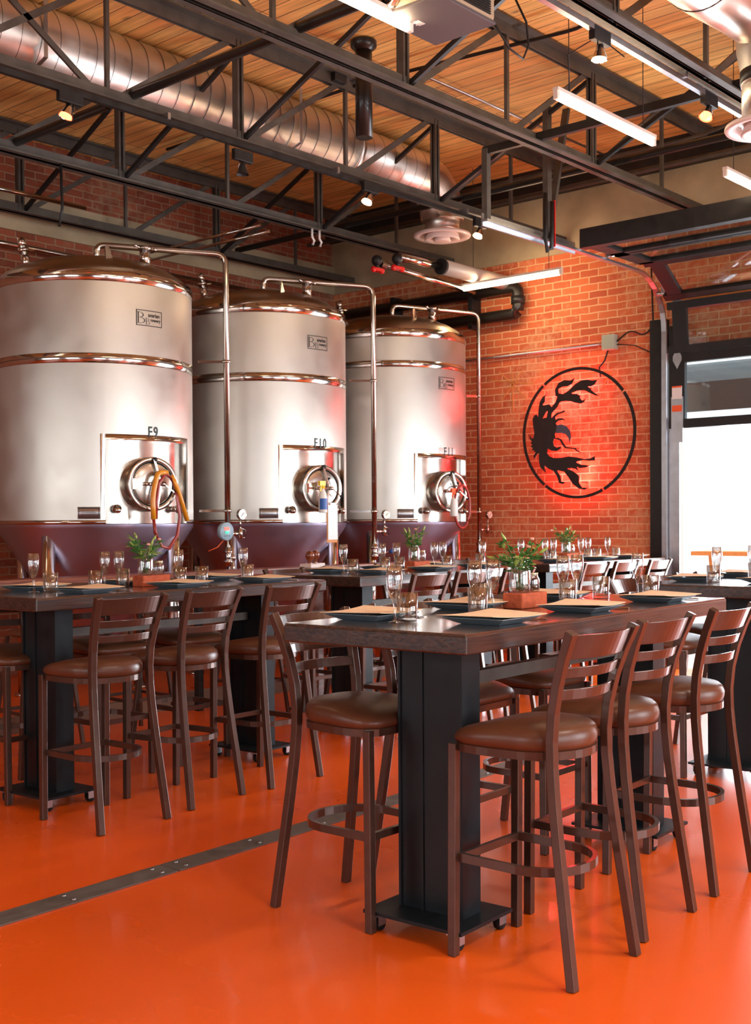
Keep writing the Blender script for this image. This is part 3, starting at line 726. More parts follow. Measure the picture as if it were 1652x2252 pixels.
    MB().add([(c[0]-.25, c[1]-.52, zs+.12), (c[0]-.17, c[1]-.5, zs+.16), (c[0]-.23, c[1]-.52, zs+.27), (c[0]-.26, c[1]-.52, zs+.26)], [(0, 1, 2, 3)]).add([(c[0]-.25, c[1]-.51, zs+.12), (c[0]-.17, c[1]-.49, zs+.16), (c[0]-.23, c[1]-.51, zs+.27), (c[0]-.26, c[1]-.51, zs+.26)], [(3, 2, 1, 0)]).build('lifting_lug', 'steel_panel', t)
    # legs
    for az in (24, 114, 204, 294):
        p = on_tank(c, az, 0, .69)
        MB().tube([(p.x, p.y, .03), (p.x, p.y, zr)], .05, 20).build('leg', 'steel_bright', t)
        MB().lathe([(0, 0), (.08, 0), (.08, .02), (.02, .03), (.02, .05)], (p.x, p.y, 0), 16).build('foot', 'steel_bright', t)
    return t, px, py, V((dc.x-.035, dc.y, dc.z))
T9, T10, T11 = (5.66, 8.02), (7.49, 8.02), (9.33, 8.03)
bpy.context.view_layer.update()
t9, p9x, p9y, d9 = tank(T9, 'F9', 'stainless fermentation tank marked F9 at the left', (2.615, 2.69), 2.975)
t10, p10x, p10y, d10 = tank(T10, 'F10', 'stainless fermentation tank marked F10 in the middle', (2.635, 2.71), 2.99)
t11, p11x, p11y, d11 = tank(T11, 'F11', 'stainless fermentation tank marked F11 beside the brick end wall', (2.93, 2.995), 2.79, True)

def valve_set(x, y, label, dial, handle):
    t = thing('valve_assembly', label, 'valve', (x, y, 1.2))
    Q = Matrix.Rotation(R(90), 3, 'X')
    MB().cyl((x, y, 1.06), (x, y, 1.22), .028, 14).cyl((x, y, 1.09), (x, y, 1.11), .04, 14).cyl((x, y, 1.17), (x, y, 1.19), .04, 14).ball((x+.03, y-.02, 1.13), .032).build('valve_body', 'steel_bright', t)
    MB().tube([(x, y, 1.33), (x+.12, y-.02, 1.33)], .017, 10).cyl((x+.12, y-.02, 1.29), (x+.12, y-.02, 1.37), .02, 12).tube([(x+.12, y-.02, 1.37), (x+.12, y-.02, 1.46)], .008, 8).tube([(x+.12, y-.02, 1.38), (x+.17, y-.03, 1.36), (x+.17, y-.03, 1.30), (x+.13, y-.02, 1.29)], .005, 6).build('gauge_arm', 'steel_bright', t)
    gq = MB().lathe([(0, 0), (.042, 0), (.045, .006), (.045, .03), (.04, .034), (.038, .03)], (x+.12, y-.02, 1.49), 24, Q).build('gauge', 'steel_bright', t)
    MB().lathe([(0, .031), (.038, .031)], (x+.12, y-.02, 1.49), 24, Q).build('gauge_dial', 'gauge_white', gq)
    MB().bar((x+.105, y-.053, 1.475), (x+.135, y-.053, 1.505), .002, .003).build('needle', 'ink', gq)
    if handle == 'down': a, b = (x+.03, y-.03, 1.12), (x+.035, y-.03, .96)
    else: a, b = (x+.03, y-.03, 1.12), (x+.2, y-.04, 1.14)
    h = MB().tube([a, b], .008, 8).build('lever', 'steel_bright', t)
    MB().ball(b, .022).build('lever_knob', 'blue_plastic', h)
    if dial:
        dx = x-.055
        dd = MB().lathe([(0, -.01), (.07, -.01), (.075, 0), (.075, .03), (.07, .036), (0, .036)], (dx, y-.02, 1.35), 28, Q).build('controller', 'gauge_face', t)
        MB().bb(dx-.03, dx+.02, y-.060, y-.056, 1.36, 1.385).build('red_display', 'led_red', dd)
        MB().bb(dx-.025, dx+.015, y-.060, y-.056, 1.332, 1.352).build('green_display', 'led_green', dd)
        g = MB()
        for k in range(3): g.bb(dx-.03+k*.024, dx-.024+k*.024, y-.059, y-.056, 1.308, 1.318)
        g.build('button', 'ink', dd)
        MB().tube([(dx+.01, y, 1.28), (dx-.06, y, 1.22), (dx-.14, y+.02, 1.19)], .004, 6).build('wire', 'orange_mark', t)
    return t
valve_set(p9x, p9y, 'pipe valve with round digital controller and gauge right of tank F9', True, 'down')
valve_set(p10x, p10y, 'pipe valve with pressure gauge and blue knobbed lever right of tank F10', False, 'side')
valve_set(p11x, p11y, 'partly hidden pipe valve and gauge right of tank F11 before the brick wall', False, 'down')

# hoses on doors
cx_, cy_ = d9.x+.04, d9.y-.19
t = thing('hose', 'coiled amber and red hose hanging on the door of tank F9', 'hose', (cx_, cy_, 1.75))
MB().tube(round_path([(cx_+.02, cy_, 1.80), (cx_-.07, cy_, 1.80), (cx_-.12, cy_, 1.62), (cx_-.11, cy_, 1.45)], .1), .020, 12).build('amber_hose', 'hose_amber', t)
MB().tube(round_path([(cx_+.05, cy_-.01, 1.78), (cx_+.12, cy_-.01, 1.66), (cx_+.20, cy_-.01, 1.44)], .05), .018, 12).build('amber_hose', 'hose_amber', t)
pts = [(cx_+.02+.115*sin(a), cy_-.015, 1.50-.27*cos(a)) for a in [pi*2*i/32 for i in range(-12, 18)]]
MB().tube([(cx_-.11, cy_, 1.45), (cx_-.105, cy_-.01, 1.35), (cx_-.05, cy_-.015, 1.25), (cx_+.02, cy_-.015, 1.23), (cx_+.10, cy_-.015, 1.33), (cx_+.125, cy_-.015, 1.47), (cx_+.10, cy_-.015, 1.62), (cx_+.05, cy_-.01, 1.76), (cx_-.0, cy_-.005, 1.79), (cx_-.05, cy_+.01, 1.72), (cx_-.075, cy_+.01, 1.58), (cx_-.08, cy_+.01, 1.45)], .013, 12).build('red_hose', 'hose_red', t)
cx2, cy2 = d11.x+.03, d11.y-.19
t = tag(MB().tube([(cx2+.02+.125*sin(2*pi*i/40), cy2, 1.565+.20*cos(2*pi*i/40)*(1.05)) for i in range(40)], .013, 12, closed=True).build('hose', 'hose_red', origin=(cx2, cy2, 1.57)), 'dark red hose loop hanging on the door of tank F11', 'hose')
def spray(x, y, z, label, head, lab):
    t = thing('spray_bottle', label, 'spray bottle', (x, y, z))
    MB().lathe([(0, 0), (.034, 0), (.038, .01), (.038, .13), (.03, .17), (.014, .2), (.014, .215)], (x, y, z), 20).build('bottle', 'white_plastic', t)
    MB().cyl((x, y, z+.21), (x, y, z+.235), .018, 14).bb(x-.045, x+.025, y-.012, y+.012, z+.235, z+.275).bar((x-.02, y, z+.24), (x-.03, y, z+.185), .012, .01).build('trigger_head', head, t)
    if lab: shell((x, y), [(.0385, z+.03), (.0385, z+.125)], 180, 360, 14).build('bottle_label', lab, t)
    return t
spray(d10.x-.075, d10.y-.175, 1.50, 'white spray bottle with yellow head and blue label on tank F10', 'yellow_plastic', 'blue_plastic')
spray(d11.x-.06, d11.y-.175, 1.47, 'white spray bottle with orange and white head on tank F11', 'orange_mark', None)
x, y, z = d10.x+.01, d10.y-.20, 1.50
t = thing('clipboard', 'clipboard with white sheets hanging from the door of tank F10', 'clipboard', (x, y, z))
MB().box((x, y, z-.09), (.125, .006, .33)).build('board', 'pine', t)
MB().box((x+.004, y-.006, z-.08), (.118, .004, .30)).build('paper', 'sticker', t)
MB().box((x, y-.01, z+.075), (.06, .01, .02)).tube([(x, y-.01, z+.08), (x, y-.01, z+.13), (x+.01, y+.03, z+.16)], .004, 6).build('clip', 'steel_bright', t)

# ------------------------------------------------------------------ ledge rail in front of the tanks
t = thing('drink_ledge', 'long brown wooden drink ledge in front of the tanks', 'counter', (5, 6.9, 0))
MB().bb(0.5, 9.9, 6.82, 7.02, 1.012, 1.058).build('ledge_top', 'ledge_wood', t, bevel=.005)
for x in (1.6, 3.0, 4.4, 5.8, 7.3, 8.8): MB().bb(x-.025, x+.025, 6.9, 6.95, 0, 1.012).build('post', 'black_steel', t)
struct(MB().bb(0.5, 9.95, 7.12, 7.2, 0, .11).build('trim_4', 'plaster'))

# ------------------------------------------------------------------ end wall: conduit, box, sign
t = thing('wall_conduit', 'grey metal conduit along the brick wall ending at a junction box', 'conduit', (10.4, 7, 3.18))
MB().tube([(10.42, 9.8, 3.175), (10.42, 6.14, 3.19)], .014, 10).build('conduit_tube', 'zinc_rail', t)
MB().bb(10.36, 10.45, 6.0, 6.14, 3.12, 3.27).build('junction_box', 'box_grey', t, bevel=.006)
pipe([(10.42, 6.1, 3.12), (10.42, 6.14, 3.02), (10.42, 6.2, 2.96), (10.41, 6.18, 2.86)], .008, 'cable', 'black cord dropping from junction box to the glowing sign', 'power_cord', 'cable', 6)
pipe(round_path([(10.42, 6.0, 3.2), (10.42, 5.85, 3.3), (10.41, 5.7, 3.22), (10.42, 5.6, 3.3), (10.42, 5.62, 3.9)], .1), .008, 'cable', 'black cords curling from junction box up beside the garage track', 'power_cord', 'cable', 6)
pipe([(10.42, 6.0, 3.17), (10.42, 5.8, 3.14), (10.42, 5.6, 3.04)], .006, 'cable', 'thin cord running from junction box down to the garage track', 'power_cord', 'cable', 6)

SY, SZ, SR = 6.41, 2.31, .65
t = thing('wall_sign', 'round black metal bird head sign glowing red on the brick wall', 'sign', (10.4, SY, SZ))
xs_ = 10.345
def sg(x, y):   # pixel-like drawing units -> sign plane
    return (SY-(x-805)/712*SR, SZ+(912-y)/812*SR)
n = 96
for a0, a1 in ((-62, 35), (37, 127), (129, 232), (234, 296)):
    g = MB(); pts = []
    k = 30
    for i in range(k+1):
        a = R(a0+(a1-a0)*i/k); pts.append((xs_, SY-SR*cos(a), SZ+SR*sin(a)))
    g.rect(pts, .030, .012, up=(1, 0, 0)); g.build('ring_segment', 'emblem', t)
polys = {
 'upper_flame': [
  (595, 500), (585, 440), (545, 430), (520, 500), (470, 560), (440, 520), (365, 530), (300, 700), (270, 640), (245, 645), (215, 700), (225, 800), (300, 790), (330, 780), (345, 700), (395, 620), (420, 600), (400, 700), (440, 740), (465, 690), (470, 640), (540, 570), (575, 510)],
  'top_plume': [(560, 440), (520, 420), (515, 340), (560, 260), (640, 228), (720, 240), (775, 215), (740, 290), (690, 312), (610, 312), (560, 340), (565, 390), (620, 405), (690, 370), (780, 290), (860, 252), (940, 252), (1000, 268), (1062, 265), (1030, 320), (990, 340), (945, 340), (1010, 410), (1060, 450), (1098, 470), (1040, 462), (970, 425), (900, 385), (820, 378), (740, 400), (735, 412), (800, 418), (838, 440), (845, 480), (870, 510), (910, 490), (895, 530), (850, 548), (780, 530), (720, 505), (650, 498), (595, 500)],
  'left_plume': [(440, 520), (365, 530), (350, 520), (385, 480), (385, 420), (420, 380), (350, 420), (310, 490), (295, 590), (290, 690), (330, 740), (360, 650), (420, 580)],
  'head': [(215, 700), (225, 800), (240, 880), (225, 950), (195, 940), (172, 900), (178, 950), (205, 985), (185, 1010), (210, 1025), (190, 1060), (218, 1070), (205, 1105), (240, 1105), (235, 1130), (262, 1125), (225, 1180), (238, 1215), (270, 1160), (300, 1140), (300, 1250), (320, 1330), (400, 1410), (375, 1340), (375, 1300), (430, 1340), (500, 1365), (540, 1340), (510, 1290), (500, 1270), (540, 1240), (500, 1215), (440, 1190), (410, 1150), (420, 1090), (470, 1120), (540, 1130), (590, 1100), (595, 1070), (540, 1085), (500, 1060), (490, 1010), (500, 970), (520, 960), (510, 910), (530, 880), (540, 800), (525, 770), (560, 740), (610, 735), (660, 745), (610, 710), (560, 710), (525, 730), (520, 690), (560, 660), (640, 640), (645, 610), (600, 630), (540, 640), (490, 680), (470, 700), (440, 670), (400, 690), (345, 700), (330, 780), (290, 770), (270, 720), (250, 650), (240, 650)],
  'beak': [(540, 800), (600, 790), (670, 820), (715, 880), (728, 960), (705, 1030), (695, 970), (660, 920), (600, 900), (530, 900)],
  'tongue': [(490, 965), (560, 960), (605, 985), (635, 1040), (665, 1080), (740, 1095), (860, 1105), (790, 1112), (870, 1175), (810, 1150), (765, 1115), (650, 1100), (610, 1050), (580, 990), (540, 978)],
  'lower_plume': [(430, 1190), (500, 1215), (600, 1215), (700, 1203), (800, 1220), (900, 1245), (980, 1240), (1030, 1215), (1035, 1272), (960, 1272), (880, 1262), (800, 1275), (800, 1290), (860, 1315), (970, 1330), (920, 1355), (840, 1360), (800, 1340), (830, 1400), (780, 1365), (690, 1350), (680, 1360), (750, 1390), (815, 1440), (835, 1470), (830, 1540), (870, 1605), (960, 1608), (900, 1635), (830, 1620), (750, 1560), (700, 1480), (640, 1400), (560, 1378), (550, 1390), (590, 1450), (600, 1520), (665, 1530), (620, 1555), (570, 1540), (540, 1450), (500, 1385), (430, 1350), (370, 1300), (370, 1250)],
}
for kk, (nm, pl) in enumerate(polys.items()):
    pts = [sg(*q) for q in pl]
    g = MB().prism([(p[0], p[1]) for p in pts], lambda a, b, h, q=kk*.0015: (xs_-q-h, a, b), .005)
    g.build(nm, 'emblem_blue' if nm == 'beak' else 'emblem', t)
g = MB()
for (a, b) in ((SY+.3, SZ+.3), (SY-.1, SZ+.45), (SY+.15, SZ-.35), (SY+.4, SZ-.05), (SY-.05, SZ-.5)):
    g.tube([(xs_, a, b), (10.45, a, b)], .006, 6)
g.build('standoff', 'black_steel', t)
for k, (x, y, e) in enumerate(((700, 330, 2.6), (920, 330, 2.6), (420, 460, 1.6), (600, 420, 1.6), (780, 500, 1.6), (380, 640, .8), (520, 1200, 1.1), (720, 1260, 2.2), (900, 1330, 2.2), (560, 1440, 2.2), (760, 1540, 2.6), (880, 1480, 1.8))):
    l = bpy.data.lights.new('sign_led', 'POINT'); l.energy = e*1.5; l.color = (1.0, .06, .07); l.shadow_soft_size = .03
    o = bpy.data.objects.new('sign_led', l); C.objects.link(o); a, b = sg(x, y); o.location = (10.375, a, b)

# chalk scribble on bricks
def chalk(segs, label):
    g = MB()
    for a, b in segs: g.bar((10.448, a[0], a[1]), (10.448, b[0], b[1]), .012, .004, (1, 0, 0))
    c = segs[0][0]
    tag(g.build('chalk_mark', 'pine', origin=(10.448, c[0], c[1]), merge=False), label, 'chalk mark')
chalk((((7.45, 3.03), (7.10, 2.72)), ((7.42, 2.72), (7.14, 3.02)), ((7.28, 3.02), (7.27, 2.6)), ((7.6, 2.95), (7.0, 2.86))), 'pale scribbled star mark on the bricks upper left of the round sign')
chalk((((6.95, 3.0), (6.86, 2.88)),), 'short pale chalk stroke just above the left of the round sign')
chalk((((6.2, 2.75), (6.05, 2.93)),), 'pale chalk stroke right of the cord above the round sign')

# ------------------------------------------------------------------ garage door, track
t = thing('garage_door_track', 'galvanised garage door track curving down the end wall', 'door track', (10.3, 5.4, 0))
pts = [(10.3, 5.42, .02), (10.3, 5.42, 3.22)]+[(10.3-.5*(1-cos(a)), 5.42, 3.22+.5*sin(a)) for a in [R(q) for q in range(10, 91, 10)]]+[(7.42, 5.42, 3.74)]
MB().rect(pts, .02, .05, up=(0, 1, 0)).build('rail', 'zinc_rail', t)
MB().bb(7.42, 8.75, 5.44, 5.455, 3.70, 3.80).build('reinforcing_angle', 'zinc_rail', t)
MB().bb(10.35, 10.44, 5.44, 5.60, 0, 3.35).build('steel_post', 'black_steel', t)
MB().bb(10.33, 10.37, 5.28, 5.40, 0, 2.4).build('flag_angle', 'zinc_rail', t)
MB().bb(7.45, 7.5, 5.42, 5.47, 3.74, 4.3).build('hanger', 'truss_steel', t)
MB().bb(8.3, 8.36, 5.42, 5.47, 3.76, 4.85).bar((8.33, 5.44, 3.76), (8.62, 5.44, 4.9), .06, .03).build('hanger', 'truss_steel', t)
MB().bb(7.46, 7.5, 2.4, 5.47, 4.26, 4.32).build('cross_angle', 'black_steel', t)
MB().tube([(8.2, 5.38, 4.1), (8.2, 5.38, 3.72), (8.23, 5.38, 3.63), (8.29, 5.38, 3.66), (8.3, 5.38, 3.78), (8.3, 5.38, 4.05)], .018, 8).build('cable_loop', 'black_steel', t)
MB().bb(8.315, 8.322, 5.36, 5.40, 3.68, 4.06).build('red_stripe', 'red_handle', t)
d = thing('garage_door', 'black framed glass garage door half raised on its track', 'garage door', (10.25, 3.6, 2.3))
DA, DB = 2.15, 5.34
# vertical section of the door, glass between black rails
MB().bb(10.24, 10.29, DB-.16, DB-.0, 2.30, 3.25).build('stile', 'black_steel', d)
MB().bb(10.24, 10.29, DA, DA+.12, 2.30, 3.25).build('stile', 'black_steel', d)
for z0, z1 in ((2.285, 2.37), (2.90, 2.985)): MB().bb(10.235, 10.295, DA, DB, z0, z1).build('rail_bar', 'black_steel', d)
MB().bb(10.262, 10.268, DA+.12, DB-.16, 2.37, 2.90).build('glass_pane', 'pane', d)
# leaning section through the curve
def lean(p0, p1, nm):
    p0, p1 = V(p0), V(p1); dn = (p1-p0).normalized()
    g = MB()
    for y in (DB-.12, DA+.06): g.bar((p0.x, y, p0.z), (p1.x, y, p1.z), .14, .045, (1, 0, 0))
    g.build('stile', 'black_steel', d)
    for q in (p0+dn*.035, p1-dn*.035): MB().bar((q.x, DA, q.z), (q.x, DB, q.z), .05, .07, dn).build('rail_bar', 'black_steel', d)
    a = p0+dn*.07; b = p1-dn*.07
    MB().bar((a.x, (DA+DB)/2-.02, a.z), (b.x, (DA+DB)/2-.02, b.z), DB-DA-.28, .006, (dn.z, 0, -dn.x)).build('glass_pane', 'pane', d)
lean((10.255, 0, 2.99), (10.22, 0, 3.47), 'a')
lean((10.19, 0, 3.50), (9.74, 0, 3.79), 'b')
for x0, x1 in ((8.75, 9.2), (9.22, 9.70)):
    g = MB().bb(x0, x1, DB-.14, DB, 3.745, 3.79).bb(x0, x1, DA, DA+.12, 3.745, 3.79); g.build('stile', 'black_steel', d)
    MB().bb(x0, x0+.06, DA, DB, 3.745, 3.79).build('rail_bar', 'black_steel', d); MB().bb(x1-.06, x1, DA, DB, 3.745, 3.79).build('rail_bar', 'black_steel', d)
    MB().bb(x0+.06, x1-.06, DA+.12, DB-.14, 3.765, 3.771).build('glass_pane', 'pane', d)
MB().bb(8.66, 8.75, DA, DB, 3.72, 3.88).build('strut', 'black_steel', d)
for x, z in ((10.23, 2.94), (10.225, 3.47)):
    MB().add([(x-.0, DB-.09, z-.10), (x-.0, DB-.045, z-.02), (x-.0, DB-.045, z+.02), (x-.0, DB-.09, z+.10), (x-.0, DB-.135, z+.02), (x-.0, DB-.135, z-.02)], [(0, 1, 2, 3, 4, 5)]).build('hinge', 'zinc_rail', d)
MB().bb(10.225, 10.24, DB-.15, DB-.03, 2.15, 2.58).build('bottom_bracket', 'zinc_rail', d)
MB().bb(10.222, 10.226, DB-.14, DB-.04, 2.56, 2.68).build('warning_sticker', 'sticker', d)
g = MB().bb(10.2205, 10.2225, DB-.14, DB-.04, 2.665, 2.68).bb(10.2205, 10.2225, DB-.14, DB-.04, 2.44, 2.50); g.build('orange_label', 'orange_mark', d)
MB().bar((10.10, DB-.06, 3.56), (9.93, DB-.06, 3.67), .06, .004, (1, 0, 1)).build('paper_tag', 'box_paper', d)
g = MB()
for x, z in ((8.8, 3.76), (9.22, 3.76), (9.72, 3.78), (10.15, 3.55)):
    g.cyl((x, 5.33, z), (x, 5.41, z), .02, 10); g.box((x, 5.33, z+.03), (.07, .05, .05))
g.build('roller', 'zinc_rail', d)
# torsion shaft, wood jambs, and the frame around the opening
pipe([(10.33, 5.3, 3.42), (10.33, 2.0, 3.42)], .014, 'zinc_rail', 'steel torsion shaft above the garage opening', 'torsion_shaft', 'door shaft')
struct(MB().bb(10.66, 10.76, DY1-.03, DY1+.02, 0, 3.02).build('trim_5', 'pine'))
struct(MB().bb(10.39, 10.46, DY0, DY1, DZ, DZ+.07).build('trim_6', 'ledge_wood'))
struct(MB().bb(10.40, 10.46, DY0, DY1-.3, 3.46, 3.53).build('trim_7', 'pine'))

# ------------------------------------------------------------------ outside
struct(MB().bb(X1+.3, 40, -22, 34, -.12, -.02).build('ground', 'outside_ground'))
o = MB().bb(17.5, 17.8, -12, 20, -.02, 4.2).build('courtyard_wall', 'outside_wall', origin=(17.5, 4, 0))
tag(o, 'pale wall across the yard seen through the garage opening', 'wall')
g = MB(); random.seed(3)
for k in range(16):
    y = 5.9-random.random()*3.2; z = .9+random.random()*.9
    g.tube([(17.49, y+.07*cos(a*.9), z+.09*sin(a*1.3+k)) for a in range(5)], .014, 4)
tag(g.build('graffiti', 'graffiti', origin=(17.49, 5, 1.2)), 'faint grey scribbles on the pale yard wall', 'graffiti')
t = thing('outdoor_table', 'high wooden table standing outside the garage opening', 'table', (13.2, 5.3, 0))
MB().bb(13.0, 13.5, 3.9, 6.5, 1.0, 1.05).build('table_top', 'pine', t)
for y in (4.1, 4.9, 5.7, 6.35): MB().bar((13.2, y-.08, -.02), (13.2, y, 1.0), .03, .03).build('leg', 'pine', t)
t = thing('shade_canopy', 'dark fabric shade canopy outside above the garage opening', 'canopy', (12.8, 5, 3.2))
g = MB(); n = 10
vs = [(12.2+1.3*i/n, yy, 2.92+.32*sin(pi*i/n)) for i in range(n+1) for yy in (2.0, 7.2)]
g.add(vs, [(2*i, 2*i+2, 2*i+3, 2*i+1) for i in range(n)]); g.add([(v[0], v[1], v[2]-.02) for v in vs], [(2*i+1, 2*i+3, 2*i+2, 2*i) for i in range(n)]); g.build('fabric', 'canopy', t)
MB().bb(12.16, 12.2, 2.0, 7.2, 2.62, 2.94).build('valance', 'canopy', t)
for x, y in ((12.18, 7.15), (13.48, 7.15), (12.18, 2.05), (13.48, 2.05)): MB().tube([(x, y, -.02), (x, y, 2.9)], .03, 8).build('pole', 'black_steel', t)

# ------------------------------------------------------------------ bar stools
def make_stool():
    t = thing('bar_stool', 'stool', 'bar stool')
    yr = -.228
    prof = [(0, 0), (.022, .15), (.044, .3), (.064, .44), (.079, .56), (.088, .66), (.090, .74), (.082, .83), (.062, .92), (.034, 1.005), (0, 1.085)]
    for s in (-1, 1):
        pts = [(s*(.196-.03*o_/.09), yr+o_, z) for o_, z in prof]
        fine = []
        for i in range(len(pts)-1):
            fine.append(pts[i])
        fine.append(pts[-1])
        MB().rect(fine, .029, .032, up=(1, 0, 0)).build('leg', 'stool_metal', t, bevel=.003)
    for s in (-1, 1):
        MB().rect([(s*.184, .228, 0), (s*.184, .222, .70)], .030, .030, up=(1, 0, 0)).build('leg', 'stool_metal', t, bevel=.003)
    # ladder back rails, bowed to the rear
    def off(z):
        for (o0, z0), (o1, z1) in zip(prof, prof[1:]):
            if z0 <= z <= z1: return o0+(o1-o0)*(z-z0)/(z1-z0)
    for z0, z1 in ((.998, 1.075), (.938, .972), (.868, .902)):
        n = 12; vs = []
        for i in range(n+1):
            u = -1+2*i/n; x = u*(.190-.03*off((z0+z1)/2)/.09); bow = -.042*(1-u*u)
            for zz, dy in ((z0, 0), (z1, 0), (z1, .009), (z0, .009)):
                vs.append((x, yr+off(zz)+bow+dy, zz))
        fs = [(4*i+q, 4*i+(q+1) % 4, 4*(i+1)+(q+1) % 4, 4*(i+1)+q) for i in range(n) for q in range(4)]
        fs += [(3, 2, 1, 0), (4*n, 4*n+1, 4*n+2, 4*n+3)]
        MB().add(vs, fs).build('back_rail', 'stool_metal', t, bevel=.002)
    # seat outline: square front, round rear
    def outline(sx, n=40):
        pts = []
        for i in range(n):
            a = 2*pi*i/n; x, y = cos(a), sin(a)
            p = 2.0 if y < 0 else 6.0
            q = (abs(x)**p+abs(y)**p)**(-1/p)
            w_ = 1.0 if y < 0.2 else 1.0
            pts.append((x*q*(.196+(.010 if y > 0 else 0)*min(1, abs(y)*3))*sx*w_, y*q*(.246 if y > 0 else .170)*sx))
        return pts
    g = MB(); rings = [(.86, .700), (.97, .702), (1.0, .722), (1.005, .738), (.97, .758), (.88, .772), (.6, .782), (.3, .785), (.02, .786)]
    vs = []; n = 40
    for s, z in rings: vs += [(x, y, z-(z-.700)*.38*max(0, min(1, (y-.02)/.22))**1.5) for x, y in outline(s)]
    fs = [(k*n+i, k*n+(i+1) % n, (k+1)*n+(i+1) % n, (k+1)*n+i) for k in range(len(rings)-1) for i in range(n)]
    fs += [tuple(range(n))[::-1], tuple((len(rings)-1)*n+i for i in range(n))]
    g.add(vs, fs, True).build('seat', 'vinyl', t)
    MB().rect([(x, y, .689) for x, y in outline(.97)], .006, .026, closed=True).build('seat_frame', 'stool_metal', t)
    # footring
    pts = [(-.178, .21, .325), (.178, .21, .325)]
    MB().rect(pts, .016, .026).build('front_stretcher', 'stool_metal', t)
    loop = [(-.170, .21, .325), (-.172, .05, .325)]+[(-.172*cos(a), -.01-.155*sin(a), .325) for a in [R(q) for q in range(0, 181, 15)]]+[(.172, .05, .325), (.170, .21, .325)]
    MB().rect(loop, .016, .028).build('footring', 'stool_metal', t)
    return t
stool = Kind(make_stool())
GS = 'brown ladder back bar stools around the high tables'
ST = [ # x, y, heading, label
 (3.231, 2.137, R(1), 'ladder back bar stool nearest the camera, at the right side of the front table'),
 (3.745, 2.190, R(2.5), 'middle of the three ladder back stools along the right side of the front table'),
 (4.35, 2.225, R(3), 'far one of the three ladder back stools along the right side of the front table'),
 (3.205, 2.940, R(181), 'ladder back stool left of the front table, back toward the floor strip'),
 (3.79, 2.985, R(182), 'ladder back stool half hidden behind the front table pedestal'),
 (4.40, 3.02, R(182), 'bar stool across the front table, only its seat seen beyond the pedestal'),
 (3.365, 4.725, R(2), 'nearest ladder back stool along the front of the left table'),
 (3.915, 4.800, R(8), 'second ladder back stool from the left along the left table'),
 (4.515, 4.820, R(2.5), 'third ladder back stool from the left, at the right end of the left table'),
 (3.40, 5.575, R(182), 'dark stool behind the left table cut by the left frame edge'),
 (3.98, 5.62, R(182), 'middle stool on the tank side of the left table, seen through the gap'),
 (4.58, 5.66, R(182), 'last stool on the tank side of the left table'),
 (6.02, 5.06, R(2), 'leftmost stool along the front of the table behind, right of its pedestal'),
 (6.50, 5.08, R(3), 'middle stool along the front of the table behind'),
 (7.10, 5.12, R(4), 'right stool along the front of the table behind, by the flower jar'),
 (6.05, 6.02, R(182), 'left stool on the far side of the table behind'),
 (6.70, 6.06, R(182), 'middle stool on the far side of the table behind'),
 (7.35, 6.10, R(182), 'right stool on the far side of the table behind'),
 (8.25, 5.16, R(2), 'left of three pale lit stools at the rear table by the brick wall'),
 (8.73, 5.16, R(2), 'middle of three pale lit stools at the rear table by the brick wall'),
 (9.30, 5.16, R(3), 'rightmost stool at the rear table beside the garage track'),
 (8.4, 6.25, R(182), 'left stool on the wall side of the rear table'),
 (9.2, 6.28, R(182), 'right stool on the wall side of the rear table'),
 (6.16, 3.27, R(182), 'stool at the near left corner of the right edge table, back seen beyond the tumbler'),
 (6.68, 3.30, R(183), 'second stool on the left side of the right edge table'),
 (7.35, 3.32, R(182), 'third stool on the left side of the right edge table'),
]
for x, y, rz, l in ST: stool.put((x, y, 0), rz, l, GS)
# backless stools at the ledge
def make_backless():
    t = thing('backless_stool', 'stool', 'bar stool')
    for sx in (-1, 1):
        for sy in (-1, 1): MB().rect([(sx*.2, sy*.2, 0), (sx*.13, sy*.13, .72)], .022, .022, up=(1, 0, 0)).build('leg', 'stool_metal', t)
    MB().lathe([(0, .72), (.16, .72), (.175, .735), (.17, .755), (0, .765)], seg=28).build('seat', 'vinyl', t)
    MB().rect([(-.175, -.175, .25), (.175, -.175, .25), (.175, .175, .25), (-.175, .175, .25)], .012, .022, closed=True).build('foot_rail', 'stool_metal', t)
    return t
bk = Kind(make_backless())
for x, l in ((4.15, 'thin legged backless stool at the ledge by the left frame edge'), (4.9, 'backless stool at the ledge under tank F9, seen through the first chair back'),
             (5.95, 'backless stool at the ledge left of the wooden posts'), (7.6, 'backless stool at the ledge in front of tank F10'), (8.6, 'backless stool at the ledge in front of tank F11')):
    bk.put((x, 6.52, 0), 0, l, 'backless stools along the drink ledge')
# knobbed posts
def make_post():
    t = thing('knobbed_post', 'post', 'post')
    MB().bb(-.045, .045, -.045, .045, .012, 1.10).build('shaft', 'ledge_wood', t, bevel=.004)
    MB().bb(-.055, .055, -.055, .055, 1.075, 1.105).build('cap', 'diffuser', t, bevel=.004)
    MB().lathe([(.018, 1.105), (.014, 1.125), (.024, 1.135), (.036, 1.16), (.034, 1.185), (.018, 1.2), (0, 1.203)], seg=18).build('knob', 'knob_wood', t)
    MB().bb(-.12, .12, -.12, .12, 0, .014).build('base_plate', 'black_steel', t)
    return t
pk = Kind(make_post())
pk.put((6.40, 6.33, 0), .1, 'left of two square posts with round wooden knobs beside the table behind', 'square posts with wooden knobs')
pk.put((6.56, 6.43, 0), .1, 'right of two square posts with round wooden knobs beside the table behind', 'square posts with wooden knobs')

